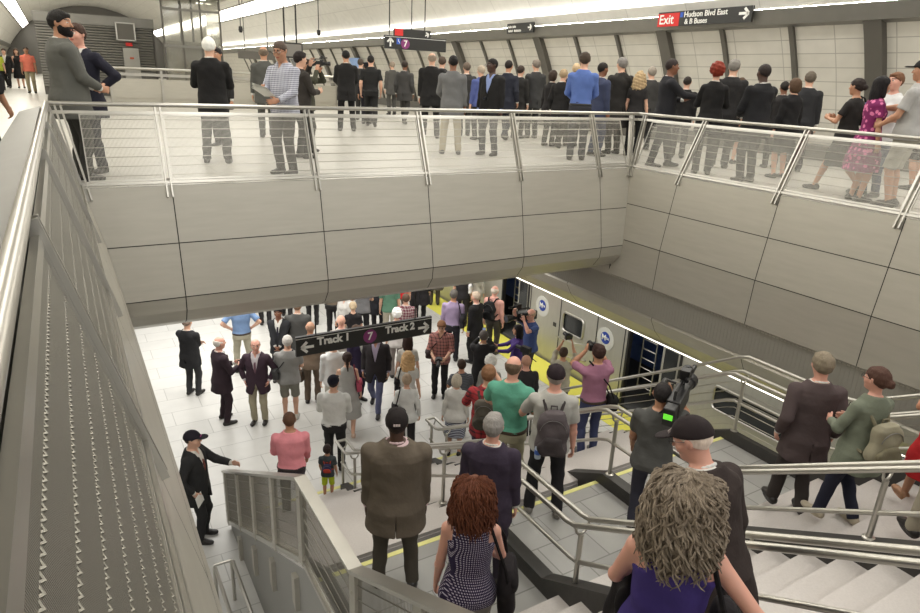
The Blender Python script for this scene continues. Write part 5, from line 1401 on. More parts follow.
W['p5'] = person((3.656, 13.764, 0.000), 150.1, 'slender person in dark suit and black hair facing the camera on the platform', h=1.78, top=('jacket', (46, 47, 50)), bottom=('trousers', (46, 47, 50)), under=(222, 220, 214), skin='brown', hair=('short', (24, 22, 22)), arms=('clasp', 'clasp'), tie=(50, 50, 60), fat=0.07)
W['p6'] = person((4.078, 13.715, 0.000), -16.6, 'broad person in charcoal suit from behind left of the track sign', h=1.88, top=('jacket', (84, 84, 82)), bottom=('trousers', (84, 84, 82)), under=(222, 220, 214), hair=('short', (120, 96, 78)), fat=0.15, arms=('hold_low', 'hold_low'))
W['p7'] = person((3.296, 11.857, 0.000), -20.5, 'grey-haired person in grey t-shirt and shorts with camera bag', h=1.84, top=('tee', (148, 147, 144)), bottom=('shorts', (132, 130, 120)), hair=('short', (176, 172, 166)), arms=('hold_low', 'hold_low'), shoes=(190, 186, 176), fat=0.15)
W['p8'] = person((3.932, 12.368, 0.000), -27.6, 'person in taupe trousers standing behind the left arrow of the track sign', h=1.86, top=('shirt', (128, 112, 96)), bottom=('trousers', (108, 94, 80)), hair=('fringe', (150, 120, 100)), skin='tan', fat=0.07)
W['p9'] = person((3.457, 9.711, 0.000), -27.6, 'person in white shirt, black trousers and navy cap walking on the platform', h=1.86, top=('shirt', (226, 226, 222)), bottom=('trousers', (44, 43, 44)), belt=(26, 26, 26), hair=('crop', (40, 34, 32)), hat=('cap', (32, 32, 42)), fat=0.19, arms=('hold_low', 'hold_low'))
W['p10'] = person((4.150, 10.841, 0.000), -20.9, 'person in grey sleeveless dress with dark ponytail and pink bag', h=1.76, top=('dress', (178, 176, 172)), bottom=None, sex='w', hair=('ponytail', (48, 34, 30)), skin='light', shoes=(190, 160, 140), arms=('hold', 'down'), legs='walk', fat=0.07)
W['p11'] = person((4.105, 11.479, 0.000), -9.7, 'person in white shirt just behind the grey dress and ponytail', h=1.8, top=('shirt', (232, 232, 230)), bottom=('trousers', (210, 206, 196)), hair=('short', (150, 140, 130)), fat=0.07)
W['p12'] = person((4.807, 12.010, 0.000), -151.8, 'person in dark purple jacket behind the middle of the track sign', h=1.78, top=('jacket', (62, 54, 80)), bottom=('trousers', (58, 52, 70)), under=(222, 220, 214), skin='light', hair=('short', (66, 50, 40)), arms=('ear', 'down'), fat=0.07)
W['p13'] = person((5.038, 11.494, 0.000), 148.3, 'person in open black jacket, lilac shirt and jeans walking to the camera', h=1.88, top=('jacket', (52, 48, 50)), bottom=('jeans', (104, 108, 140)), under=(176, 164, 186), skin='tan', hair=('fringe', (110, 94, 80)), legs='walk', head=(0, -15), fat=0.07)
W['p14'] = person((2.273, 8.270, 0.338), -18.4, 'person in pink shirt holding a small child by the hand', h=1.8, top=('shirt', (238, 152, 160)), bottom=('trousers', (60, 54, 58)), belt=(40, 34, 34), hair=('crop', (84, 60, 46)), skin='tan', arms=('hold_low', 'swing_f'), fat=0.15)
W['p15'] = person((3.049, 8.934, 0.000), -23.8, 'small child in dark t-shirt and neon green shorts with a little backpack', h=1.02, top=('tee', (70, 76, 78)), bottom=('shorts', (196, 214, 52)), hair=('short', (40, 30, 28)), skin='tan', kid=True, arms=('swing_f', 'down'), shoes=(180, 200, 60))
W['p16'] = person((1.023, 8.894, 0.000), -121.6, 'person in black suit, brown tie and dark cap resting a hand on the wire screen', h=1.84, top=('jacket', (44, 44, 44)), bottom=('trousers', (46, 46, 46)), under=(220, 216, 206), tie=(120, 70, 62), hair=('crop', (60, 52, 46)), hat=('cap', (36, 32, 40), 'front', (190, 60, 150)), skin='light', arms=('reach', 'pocket'), head=(5, 0), fat=0.07)
W['p17'] = person((5.607, 11.159, 0.000), -21.7, 'person with long dark hair just behind the curly blond one', h=1.73, top=('tee', (200, 196, 188)), bottom=('trousers', (120, 112, 104)), sex='w', hair=('long', (50, 36, 32)), skin='light', fat=0.07)
W['p18'] = person((5.215, 10.367, 0.000), -31.7, 'person with long wavy blond hair and white top on the platform', h=1.73, top=('blouse', (214, 212, 206)), bottom=('trousers', (48, 46, 46)), sex='w', hair=('curly', (176, 144, 104)), skin='light', fat=0.07)
W['p19'] = person((4.815, 9.598, 0.000), -26.6, 'older person in white blouse and black trousers with black shoulder bag', h=1.69, top=('sweater', (222, 222, 218)), bottom=('trousers', (44, 42, 44)), sex='w', hair=('short', (150, 132, 112)), skin='light', legs='walk', fat=0.07)
W['p20'] = person((6.565, 11.443, 0.000), 145.2, 'person in open plaid shirt and black trousers holding a camera low', h=1.84, top=('rolled', cloth((176, 120, 112), 'plaid', (70, 56, 60))), bottom=('trousers', (40, 38, 40)), hair=('short', (110, 76, 52)), skin='light', arms=('hold_low', 'hold_low'), head=(0, -22), fat=0.07)
W['p21'] = person((7.776, 13.013, 0.000), -35.9, 'person in lilac shirt and dark trousers with black bag on shoulder', h=1.88, top=('shirt', (166, 148, 178)), bottom=('trousers', (46, 44, 50)), belt=(30, 28, 28), hair=('short', (86, 82, 78)), skin='tan', fat=0.11)
W['p22'] = person((8.251, 12.704, 0.000), 27.0, 'grey-haired person in long black suit near the yellow platform edge', h=1.86, top=('jacket', (36, 35, 36)), bottom=('trousers', (36, 35, 36)), under=(222, 220, 214), hair=('short', (170, 154, 136)), skin='pink', fat=0.07)
W['p23'] = person((8.939, 12.942, 0.000), -59.6, 'person in salmon shirt with black backpack by the train', h=1.86, top=('shirt', (226, 170, 158)), bottom=('trousers', (72, 68, 62)), belt=(40, 36, 32), hair=('fringe', (196, 184, 170)), skin='pink', fat=0.07)
W['p24'] = person((7.075, 10.543, 0.000), -33.9, 'person in black suit raising a phone to photograph the train', h=1.8, top=('jacket', (40, 39, 40)), bottom=('trousers', (40, 39, 40)), under=(222, 220, 214), hair=('short', (80, 74, 70)), arms=('phone', 'phone'), skin='tan', fat=0.07)
W['p25'] = person((6.092, 9.783, 0.000), -21.9, 'short dark-haired person in grey striped top near the stair foot', h=1.63, top=('tee', cloth((110, 112, 116), 'stripe', (70, 74, 82))), bottom=('trousers', (60, 58, 60)), hair=('short', (56, 42, 34)), skin='tan', arms=('hold', 'hold'), fat=0.07)
W['p26'] = person((5.617, 9.168, 0.000), -36.5, 'white-haired person in white blouse and navy patterned skirt', h=1.67, top=('sweater', (216, 214, 208)), bottom=('skirt', cloth((38, 40, 66), 'stripe', (200, 204, 214))), sex='w', hair=('bob', (170, 160, 144)), skin='light', fat=0.07)
W['p27'] = person((4.178, 6.071, 1.692), -39.5, 'person in red plaid shirt with grey backpack near the stair foot', h=1.72, top=('rolled', cloth((178, 60, 66), 'plaid', (60, 44, 50))), bottom=('jeans', (70, 72, 92)), hair=('short', (116, 84, 60)), skin='light', arms=('rail', 'phone'), fat=0.07)
W['p28'] = person((3.987, 5.316, 2.031), -48.9, 'large person in green polo shirt and khaki trousers on the stair', h=1.84, top=('polo', (100, 170, 146)), bottom=('trousers', (176, 170, 146)), belt=(60, 44, 34), hair=('fringe', (96, 80, 66)), glasses=True, skin='pink', fat=0.15, arms=('rail', 'hold'))
W['p29'] = person((6.581, 9.514, 0.000), -34.7, 'white-haired person hidden behind the red plaid shirt', h=1.73, top=('shirt', (170, 168, 160)), bottom=('trousers', (70, 68, 66)), sex='w', hair=('afro', (208, 206, 200)), skin='light', fat=0.07)
W['p30'] = person((7.093, 9.048, 0.000), -18.1, 'bald person in black half hidden behind the green polo', h=1.82, top=('shirt', (52, 50, 52)), bottom=('trousers', (50, 48, 50)), hair=('crop', (168, 128, 108)), skin='pink', fat=0.07)
W['p31'] = person((8.077, 10.676, 0.000), 57.9, 'reporter with long black hair and purple jacket facing left with microphone', h=1.73, top=('shirt', (76, 56, 120)), bottom=('trousers', (44, 40, 52)), sex='w', hair=('long', (26, 22, 24)), skin='tan', arms=('reach', 'reach'), fat=0.07)
W['p32'] = person((8.716, 11.078, 0.000), 91.8, 'camera operator in blue shirt with video camera on shoulder by the train', h=1.88, top=('tee', (66, 82, 128)), bottom=('trousers', (60, 60, 64)), hair=('fringe', (150, 132, 112)), glasses=True, skin='pink', arms=('eye', 'high'), fat=0.07)
W['p33'] = person((8.217, 9.294, 0.000), -51.5, 'photographer in beige shirt holding a camera up high over the crowd', h=1.69, top=('rolled', (176, 170, 152)), bottom=('trousers', (80, 78, 74)), hair=('short', (60, 46, 38)), skin='tan', arms=('high', 'high'), fat=0.07)
W['p34'] = person((6.134, 6.193, 1.523), -19.7, 'photographer in mauve polo shirt and jeans standing on the stair', h=1.78, top=('polo', (160, 112, 134)), bottom=('jeans', (66, 72, 104)), belt=(60, 46, 40), hair=('short', (50, 34, 30)), skin='tan', arms=('eye', 'eye'), shoes=(90, 88, 86), fat=0.07)
W['b1'] = person((5.452, 16.868, 0.000), -17.9, 'person in black trousers seen below the parapet right of charcoal suit', h=1.84, top=('jacket', (48, 46, 46)), bottom=('trousers', (48, 46, 46)), under=(222, 220, 214), fat=0.07)
W['b2'] = person((5.619, 15.668, 0.000), -29.7, 'person in brown shirt and black trousers below the parapet above the track sign', h=1.86, top=('shirt', (110, 98, 84)), bottom=('trousers', (36, 34, 34)), belt=(22, 22, 22), hair=('short', (60, 50, 42)), fat=0.13, arms=('hold', 'hold'))
W['b3'] = person((5.547, 14.557, 0.000), 129.1, 'person in white facing the camera among the crowd above the track sign', h=1.73, top=('shirt', (216, 214, 208)), bottom=('trousers', (190, 186, 176)), sex='w', hair=('bob', (170, 140, 110)), skin='light', fat=0.07)
W['b4'] = person((5.400, 13.665, 0.000), -21.6, 'person in black top with light hair tied up above the track sign', h=1.69, top=('blouse', (40, 38, 40)), bottom=('trousers', (40, 38, 38)), sex='w', hair=('bun', (168, 150, 124)), skin='light', fat=0.07)
W['b5'] = person((4.699, 12.601, 0.000), -20.5, 'bald person whose head shows just above the middle of the track sign', h=1.8, top=('tee', (200, 190, 180)), bottom=('trousers', (120, 110, 100)), hair=('crop', (206, 160, 140)), skin='pink', fat=0.07)
W['b6'] = person((6.223, 15.095, 0.000), -22.4, 'person in grey top and black trousers in the second row under the parapet', h=1.84, top=('tee', (120, 120, 122)), bottom=('trousers', (38, 38, 40)), hair=('short', (60, 50, 44)), arms=('hold', 'hold'), fat=0.07)
W['b7'] = person((6.932, 15.680, 0.000), -18.8, 'person in long dark coat under the parapet', h=1.88, top=('coat', (48, 48, 54)), bottom=('trousers', (48, 46, 48)), under=(60, 60, 60), hair=('short', (60, 50, 44)), fat=0.07)
W['b8'] = person((6.919, 14.878, 0.000), -24.9, 'person in green shirt and pale trousers beside the long dark coat', h=1.82, top=('tee', (96, 134, 112)), bottom=('trousers', (200, 194, 176)), hair=('short', (110, 96, 84)), fat=0.07)
W['b9'] = person((7.661, 15.757, 0.000), -25.9, 'person in bright red shirt under the parapet', h=1.84, top=('polo', (206, 36, 44)), bottom=('trousers', (130, 118, 104)), hair=('short', (70, 56, 48)), fat=0.07)
W['b10'] = person((6.112, 12.750, 0.000), -15.6, 'white-haired person whose head shows behind Track 2 on the sign', h=1.71, top=('tee', (214, 208, 204)), bottom=('trousers', (150, 140, 136)), sex='w', hair=('afro', (226, 222, 214)), skin='light', fat=0.07)
W['b11'] = person((6.693, 13.468, 0.000), -26.4, 'person in maroon plaid shirt left of the tall black coat', h=1.78, top=('shirt', cloth((120, 70, 80), 'plaid', (190, 180, 176))), bottom=('trousers', (60, 50, 54)), hair=('short', (80, 62, 50)), fat=0.07)
W['b12'] = person((8.354, 15.889, 0.000), -27.7, 'tall person in black coat below the parapet left of the yellow edge', h=1.94, top=('coat', (40, 38, 40)), bottom=('trousers', (38, 36, 38)), under=(50, 50, 50), hair=('short', (50, 42, 38)), fat=0.07)
W['b13'] = person((8.187, 16.315, 0.000), -26.6, 'person in blue top behind the bright red shirt', h=1.82, top=('tee', (76, 100, 140)), bottom=('trousers', (60, 58, 60)), hair=('short', (60, 50, 44)), fat=0.07)
W['b14'] = person((4.258, 17.424, 0.000), -13.7, 'person in black trousers with feet showing below the parapet left', h=1.82, top=('jacket', (44, 42, 42)), bottom=('trousers', (44, 42, 42)), under=(222, 220, 214), fat=0.07)
W['b15'] = person((4.919, 17.612, 0.000), -15.6, 'person with dark legs showing below the parapet above the slender one', h=1.82, top=('jacket', (48, 46, 46)), bottom=('trousers', (48, 46, 46)), under=(222, 220, 214), legs='walk', fat=0.07)
W['b17'] = person((9.266, 15.025, 0.000), -31.7, 'person in black carrying a white bag under the parapet by the yellow edge', h=1.82, top=('tee', (44, 42, 44)), bottom=('trousers', (48, 46, 48)), hair=('short', (80, 66, 52)), fat=0.07)
W['b18'] = person((9.763, 15.162, 0.000), -32.8, 'person in pale grey top under the parapet next to the track', h=1.82, top=('sweater', (186, 182, 174)), bottom=('trousers', (50, 46, 46)), sex='w', hair=('long', (70, 56, 48)), fat=0.07)
W['b19'] = person((9.450, 17.000, 0.000), -29.1, 'person in taupe coat farthest along the yellow platform edge', h=1.86, top=('coat', (104, 98, 90)), bottom=('trousers', (92, 86, 78)), under=(120, 114, 104), hair=('short', (60, 52, 46)), fat=0.07)
W['s1'] = person((2.160, 4.484, 2.200), -25.7, 'large person in brown suit and black cap standing on the stair landing', h=1.84, top=('jacket', (104, 94, 82)), bottom=('trousers', (80, 75, 66)), under=(228, 200, 204), hair=('crop', (40, 32, 30)), hat=('cap', (36, 31, 31), 'back', (206, 190, 186)), skin='dark', fat=0.31, legs='apart', vox=0.0072)
W['s2'] = person((2.959, 4.174, 2.200), -43.3, 'grey-haired person in dark navy jacket on the stair behind the auburn hair', h=1.76, top=('jacket', (62, 53, 68)), bottom=('trousers', (50, 44, 54)), under=(222, 220, 214), hair=('short', (130, 126, 122)), skin='pink', fat=0.13, legs='apart', vox=0.0072)
W['s3'] = person((1.942, 2.908, 2.705), -33.7, 'person with wavy auburn hair and navy dotted sleeveless top in the foreground', h=1.66, top=('tank', cloth((50, 42, 72), 'dots', (186, 178, 196))), bottom=('trousers', (130, 124, 120)), sex='w', hair=('wavy', (66, 38, 28), (122, 72, 50)), skin='pink', arms=('down2', 'hold_low'), vox=0.0066, fat=0.07)
W['s4'] = person((4.081, 4.695, 2.200), -36.0, 'person in pale grey polo shirt and black cap with grey backpack on the stair', h=1.8, top=('polo', (182, 180, 174)), bottom=('trousers', (44, 43, 46)), hair=('fringe', (136, 128, 120)), hat=('cap', (44, 34, 38)), skin='pink', arms=('rail', 'down'), legs='apart', shoes=(110, 106, 100), fat=0.11, vox=0.0075)
W['s5'] = person((2.021, 1.442, 3.547), -46.5, 'person with long curly grey hair and violet sleeveless top in the foreground', h=1.7, top=('tank', (72, 58, 128)), bottom=('trousers', (44, 42, 48)), sex='w', hair=('curly', (84, 72, 60), (170, 156, 138)), skin='pink', fat=0.17, arms=('hold', 'hip'), vox=0.0066)
W['s6'] = person((2.905, 1.832, 3.211), 0.2, 'older person in dark jacket, white collar, glasses and black cap looking down', h=1.82, top=('jacket', (58, 49, 47)), bottom=('trousers', (48, 44, 44)), under=(222, 220, 216), hair=('fringe', (206, 190, 176)), hat=('cap', (44, 36, 37), 'front', (206, 200, 200)), glasses=True, skin='pink', fat=0.15, head=(20, -18), lean=18, vox=0.0072)
W['s7'] = person((4.851, 3.950, 2.200), -50.8, 'camera operator in charcoal t-shirt with large video camera on shoulder', h=1.76, top=('tee', (86, 86, 84)), bottom=('jeans', (62, 62, 74)), hair=('crop', (34, 30, 30)), skin='tan', arms=('swing_f', 'eye'), fat=0.11, vox=0.0075)
W['s8'] = person((6.217, 3.179, 2.537), -37.9, 'person in taupe suit stepping down the right side of the stair', h=1.88, top=('jacket', (86, 74, 74)), bottom=('trousers', (66, 60, 58)), under=(222, 220, 214), hair=('short', (116, 106, 90)), skin='pink', legs='down', vox=0.0078, fat=0.07)
W['s9'] = person((5.996, 2.565, 2.874), -16.8, 'person in olive green jacket and glasses with beige backpack on the stair', h=1.68, top=('buttoned', (122, 128, 112)), bottom=('jeans', (44, 46, 62)), sex='w', hair=('bun', (72, 50, 42)), glasses=True, skin='pink', shoes=(170, 160, 140), arms=('hold_low', 'hold_low'), legs='down', head=(15, 0), vox=0.0078, fat=0.07)
W['s10'] = person((6.718, 2.205, 3.042), -41.8, 'person in red dress with bare legs cut off by the right edge on the stair', h=1.64, top=('dress', (190, 40, 44)), bottom=None, sex='w', hair=('long', (60, 40, 32)), skin='tan', legs='down', arms=('hold', 'hold'), shoes=(150, 110, 80), fat=0.07)
W['s11'] = person((5.619, 1.671, 3.379), -43.4, 'person in pale trousers and black shoes just off the right edge of the stair', h=1.78, top=('shirt', (120, 118, 112)), bottom=('trousers', (176, 168, 150)), hair=('short', (60, 50, 44)), legs='down', fat=0.07)
print('FACES', n_faces[0])
# ================================================================ things carried or worn
M_bagk = noise_mat('bag_black', (36, 35, 36), (48, 46, 47), 20, 0.6, bump=0.1)
M_camk = mat('camera_black', (26, 26, 27), 0.4)
M_lens = mat('lens_glass', (40, 44, 56), 0.08)
def place(o, info, p, R=None):
    o.matrix_world = at_frame(info, p, R) @ Matrix.Scale(info['sc'], 4); return o
def soft_box(name, w, d, h, m, parent=None, bot=1.0, amp=0.004, vox=0.010, top=0.85, p=3.2):
    F = Field(vox)
    F.loft([(0, w / 2 * bot * 0.9, d / 2 * bot * 0.9, 0), (h * 0.12, w / 2 * bot, d / 2 * bot, 0), (h * 0.6, w / 2, d / 2, 0), (h * 0.88, w / 2 * top, d / 2 * top, 0), (h, w / 2 * top * 0.75, d / 2 * top * 0.6, 0)], (0, 0, 0), np.eye(3), p=p, k=0.01)
    F.folds = (lambda x, y, z: amp * (np.sin(31 * x + 22 * z + 1) + np.sin(27 * z - 18 * x + 11 * y)))
    V, Q = F.mesh(); n_faces[0] += len(Q)
    return np_mesh(name, V, Q, m, parent)
def backpack(key, label, rgb, w=0.30, d=0.17, h=0.44, dz=0.06, rgb2=None, bottle=False):
    I = W[key]; m = cloth(rgb, size=1.2); m2 = cloth(rgb2 or tuple(int(c * 0.75) for c in rgb), size=1.2)
    o = soft_box('backpack', w, d, h, m); place(o, I, I['tw']((0, -0.135 - d / 2 - 0.012, dz)), I['RT']); tag(o, label, 'backpack')
    q = soft_box('pocket', w * 0.78, 0.07, h * 0.42, m2, o); q.location = (0, -d / 2 - 0.01, 0.03)
    for sd in (-1, 1):
        mb = MB(); mb.tube([(sd * 0.07, d / 2 - 0.02, h - 0.05), (sd * 0.10, d / 2 + 0.05, h + 0.045), (sd * 0.115, d / 2 + 0.14, h + 0.03), (sd * 0.125, d / 2 + 0.215, h - 0.06), (sd * 0.135, d / 2 + 0.24, h - 0.16), (sd * 0.16, d / 2 + 0.17, h - 0.30), (sd * 0.13, d / 2 + 0.0, 0.05)], 0.016, 6)
        mb.build('strap', m2, o, True)
    mb = MB(); mb.tube([(-0.03, d / 2 - 0.03, h - 0.01), (-0.03, d / 2 - 0.03, h + 0.03), (0.03, d / 2 - 0.03, h + 0.03), (0.03, d / 2 - 0.03, h - 0.01)], 0.007, 6); mb.build('handle', m2, o, True)
    mb = MB(); mb.tube([(w * 0.42 * math.cos(t), -d / 2 * 0.62 - 0.028, h * 0.55 + h * 0.33 * math.sin(t)) for t in np.linspace(0.2, 2.94, 12)], 0.004, 5); mb.build('zip', mat('zip_grey', (110, 108, 106), 0.4, 0.6), o, True)
    return o
def shoulder_bag(key, label, rgb, side=1, w=0.30, d=0.12, h=0.24, hz=0.0, y=-0.03, cross=False, name='shoulder_bag', cat='bag', off=0.235):
    I = W[key]; m = cloth(rgb); o = soft_box(name, d, w, h, m)
    b = I['tw']((side * off, y, hz)); place(o, I, b, I['RT']); tag(o, label, cat)
    flap = soft_box('flap', d * 1.05, w * 0.9, h * 0.4, cloth(tuple(int(c * 0.85) for c in rgb)), o); flap.location = (side * 0.006, 0, h * 0.55)
    shx = (-side * 0.10) if cross else side * 0.125
    T = np.array([shx - side * off, -y, 0.545 - hz])
    mb = MB()
    F0 = (0, w * 0.4, h * 0.8); B0 = (0, -w * 0.4, h * 0.8)
    if cross: pts = [F0, (-side * 0.10, 0.15 - y, 0.28 - hz), tuple(T + [0, 0.05, 0.02]), tuple(T + [0, -0.05, 0.02]), (-side * 0.10, -0.17 - y, 0.28 - hz), B0]
    else: pts = [F0, (-side * 0.03, 0.14 - y, 0.3 - hz), tuple(T + [0, 0.06, 0.0]), tuple(T + [0, 0, 0.03]), tuple(T + [0, -0.07, 0.0]), (-side * 0.03, -0.17 - y, 0.28 - hz), B0]
    mb.tube(pts, 0.011, 6); mb.build('strap', cloth(tuple(int(c * 0.7) for c in rgb)), o, True)
    return o
def still_camera(key, label, p, R, s=1.0, strap=True, pitch=0):
    I = W[key]; mb = MB(); mb.box((-0.07, -0.035, -0.048), (0.07, 0.03, 0.045)); mb.box((-0.028, -0.03, 0.045), (0.028, 0.035, 0.072)); mb.box((0.045, 0.0, -0.048), (0.078, 0.05, 0.04))
    o = mb.build('camera', M_camk, None, bevel=0.006); Rp = R @ rot('X', pitch)
    place(o, I, p, Rp); o.scale = [c * s for c in o.scale]; tag(o, label, 'camera')
    Rl = Matrix.Rotation(-PI / 2, 3, 'X')
    mb = MB(); mb.lathe([(0.034, 0), (0.034, 0.05), (0.038, 0.055), (0.038, 0.10), (0.042, 0.105), (0.042, 0.13)], (0, 0.03, 0), 16, Rl); l = mb.build('lens', M_camk, o, True)
    mb = MB(); mb.lathe([(0.034, 0), (0.030, 0.004)], (0, 0.157, 0), 16, Rl); mb.build('front_glass', M_lens, l)
    mb = MB(); mb.box((-0.04, -0.038, -0.03), (0.03, -0.034, 0.03)); mb.build('rear_screen', M_lens, o)
    return o
def video_camera(key, label, p, R, s=1.0, green=False):
    I = W[key]; mb = MB(); mb.box((-0.06, -0.20, -0.07), (0.06, 0.14, 0.09)); mb.box((-0.05, -0.32, -0.09), (0.05, -0.20, 0.08)); mb.box((-0.045, -0.05, -0.11), (0.045, 0.05, -0.07))
    o = mb.build('video_camera', M_camk, None, bevel=0.012); place(o, I, p, R); o.scale = [c * s for c in o.scale]; tag(o, label, 'video camera')
    Rl = Matrix.Rotation(-PI / 2, 3, 'X')
    mb = MB(); mb.lathe([(0.045, 0), (0.05, 0.08), (0.055, 0.16), (0.07, 0.17), (0.075, 0.24)], (0, 0.14, 0.01), 18, Rl); l = mb.build('lens', M_camk, o, True)
    mb = MB(); mb.lathe([(0.06, 0), (0.05, 0.003)], (0, 0.378, 0.01), 18, Rl); mb.build('front_glass', M_lens, l)
    mb = MB(); mb.tube([(0, -0.16, 0.09), (0, -0.14, 0.15), (0, 0.10, 0.155), (0, 0.13, 0.09)], 0.013, 6); mb.build('handle', M_camk, o, True)
    mb = MB(); mb.tube([(0.04, 0.02, 0.19), (0.04, 0.30, 0.20)], 0.020, 10); mb.tube([(0.04, 0.10, 0.15), (0.04, 0.10, 0.19)], 0.01, 6); mb.build('microphone', M_camk, o, True)
    mb = MB(); mb.tube([(-0.06, 0.10, 0.10), (-0.15, 0.12, 0.10)], 0.012, 6); mb.lathe([(0.028, 0), (0.032, 0.10), (0.04, 0.13)], (-0.15, 0.10, 0.10), 12, Matrix.Rotation(PI / 2, 3, 'X')); mb.build('viewfinder', M_camk, o, True)
    mb = MB(); mb.box((-0.03, 0.06, 0.17), (0.05, 0.14, 0.26)); mb.lathe([(0.045, 0), (0.05, 0.03)], (0.01, 0.14, 0.22), 14, Rl); mb.build('lamp', M_camk, o, True)
    if green:
        mb = MB(); mb.box((-0.038, -0.326, -0.02), (0.038, -0.32, 0.03)); mb.build('green_display', mat('display_green', (110, 230, 60), 0.5, emit=0.6), o)
    mb = MB(); mb.tube([(-0.05, -0.3, 0.05), (-0.09, -0.26, -0.02), (-0.08, -0.1, -0.09), (-0.06, 0.05, -0.06)], 0.006, 5); mb.build('cable', M_camk, o, True)
    return o
def phone(key, label, p, R):
    I = W[key]; mb = MB(); mb.box((-0.036, -0.005, -0.072), (0.036, 0.005, 0.072)); o = mb.build('phone', M_camk, None, bevel=0.004); place(o, I, p, R); tag(o, label, 'phone')
    mb = MB(); mb.box((-0.032, -0.0065, -0.064), (0.032, -0.005, 0.064)); mb.build('screen', mat('phone_screen', (150, 170, 210), 0.2, emit=0.35), o); return o
def wr(k, sd): return W[k]['J'][sd]['wr'] + W[k]['J'][sd]['f'] * 0.08
def mid(k): return (wr(k, -1) + wr(k, 1)) / 2

backpack('s4', 'grey and black backpack worn over the pale grey polo shirt', (92, 84, 86), 0.32, 0.19, 0.46, -0.02)
I = W['s4']; mb = MB(); mb.lathe([(0.03, 0), (0.034, 0.01), (0.034, 0.13), (0.014, 0.16), (0.014, 0.18)], (0, 0, 0), 14); o = mb.build('water_bottle', mat('bottle_clear', (176, 190, 206), 0.15), None, True)
place(o, I, I['tw']((-0.13, -0.30, -0.06)), I['RT']); tag(o, 'small blue labelled water bottle in the side of the grey backpack', 'bottle')
mb = MB(); mb.lathe([(0.0355, 0.05), (0.0355, 0.10)], (0, 0, 0), 14); mb.build('bottle_label', mat('label_blue', (60, 96, 180), 0.5), o, True)
backpack('p27', 'dark grey backpack on the red plaid shirt', (98, 92, 84), 0.28, 0.15, 0.40)
backpack('p23', 'black backpack on the salmon shirt by the train', (40, 40, 42), 0.30, 0.18, 0.44)
backpack('s9', 'beige canvas backpack slung on the olive green jacket', (158, 152, 130), 0.30, 0.16, 0.38, -0.02, (128, 122, 100))
backpack('p15', 'little red and blue backpack on the small child', (64, 62, 96), 0.24, 0.12, 0.26, 0.12, (180, 66, 52))
shoulder_bag('s3', 'large black tote bag hanging at the right side of the auburn-haired person', (38, 34, 36), 1, 0.34, 0.13, 0.34, -0.16, 0.02, name='tote_bag', off=0.27)
shoulder_bag('s5', 'black handbag at the right hip of the violet top', (34, 31, 34), 1, 0.28, 0.12, 0.2, 0.02, -0.02, name='handbag', off=0.25)
shoulder_bag('p7', 'grey camera bag slung at the left of the grey t-shirt and shorts', (76, 76, 76), -1, 0.26, 0.14, 0.2, 0.0, -0.04, cross=True, name='camera_bag')
shoulder_bag('p10', 'pink handbag on the arm of the grey sleeveless dress', (190, 84, 106), 1, 0.26, 0.11, 0.24, 0.04, 0.0, name='handbag', off=0.22)
shoulder_bag('p19', 'black shoulder bag of the older person in white blouse', (40, 38, 40), -1, 0.28, 0.12, 0.24, 0.02, -0.04, off=0.22)
shoulder_bag('p21', 'black laptop bag on the lilac shirt near the yellow edge', (38, 37, 40), 1, 0.36, 0.12, 0.3, 0.0, -0.12)
shoulder_bag('p34', 'black camera pouch hanging behind the mauve polo shirt', (34, 33, 34), 1, 0.22, 0.14, 0.22, -0.12, -0.10, cross=True, name='camera_bag')
shoulder_bag('m44', 'black leather bag on the shoulder of the black dress with bun', (36, 34, 34), 1, 0.26, 0.11, 0.2, 0.14, -0.1, off=0.20)
shoulder_bag('leftcrop', 'black bag at the left picture edge on the mezzanine', (32, 31, 32), 1, 0.32, 0.13, 0.24, 0.1, 0.0)
shoulder_bag('p18', 'black bag at the left side of the curly blond person', (38, 36, 38), -1, 0.26, 0.11, 0.24, 0.02, 0.02, off=0.21)
shoulder_bag('p20', 'dark camera bag in front of the open plaid shirt', (58, 48, 48), 1, 0.26, 0.14, 0.18, 0.0, 0.10, cross=True, name='camera_bag')
shoulder_bag('b17', 'white carrier bag on the back of the person in black by the yellow edge', (226, 224, 220), 1, 0.26, 0.1, 0.26, 0.1, -0.1, off=0.2)
I = W['p8']; o = soft_box('camera_bag', 0.16, 0.28, 0.2, cloth((92, 80, 68))); place(o, I, I['J'][-1]['wr'] + np.array([0, 0, -0.36])); tag(o, 'taupe bag carried low by the person in taupe trousers', 'bag')
mb = MB(); mb.tube([(0, -0.09, 0.18), (0, 0, 0.32), (0, 0.09, 0.18)], 0.008, 6); mb.build('handle', cloth((70, 60, 52)), o, True)
still_camera('p34', 'black camera held to the eye by the mauve polo photographer', W['p34']['hw']((0, 0.17, 0.01)), W['p34']['RH'])
still_camera('p33', 'black camera held high by the beige shirt photographer', mid('p33') + [0, 0.03, 0.09], rot('Z', 40), 1.15, pitch=5)
still_camera('p20', 'black camera held low by the person in open plaid shirt', mid('p20') + [0, 0.02, 0.02], np.eye(3), 1.0, pitch=-30)
still_camera('m24', 'small camera hanging on the lanyard of the person in glasses', W['m24']['tw']((0, 0.17, 0.12)), np.eye(3), 0.6)
video_camera('s7', 'large black video camera with green display on the shoulder of the charcoal t-shirt', W['s7']['tw']((0.16, 0.06, 0.66)), rot('Z', -12) @ rot('X', 6), 1.15, True)
video_camera('p32', 'black video camera on the shoulder of the operator in blue by the train', W['p32']['tw']((0.18, 0.10, 0.62)), np.eye(3), 1.15)
video_camera('vid12', 'small video camera held up by the person in olive jacket', mid('vid12') + [0, 0.02, 0.05], np.eye(3), 0.55)
phone('p24', 'pale phone screen held up by the person in black suit near the train', mid('p24') + [0, 0.02, 0.06], np.eye(3))
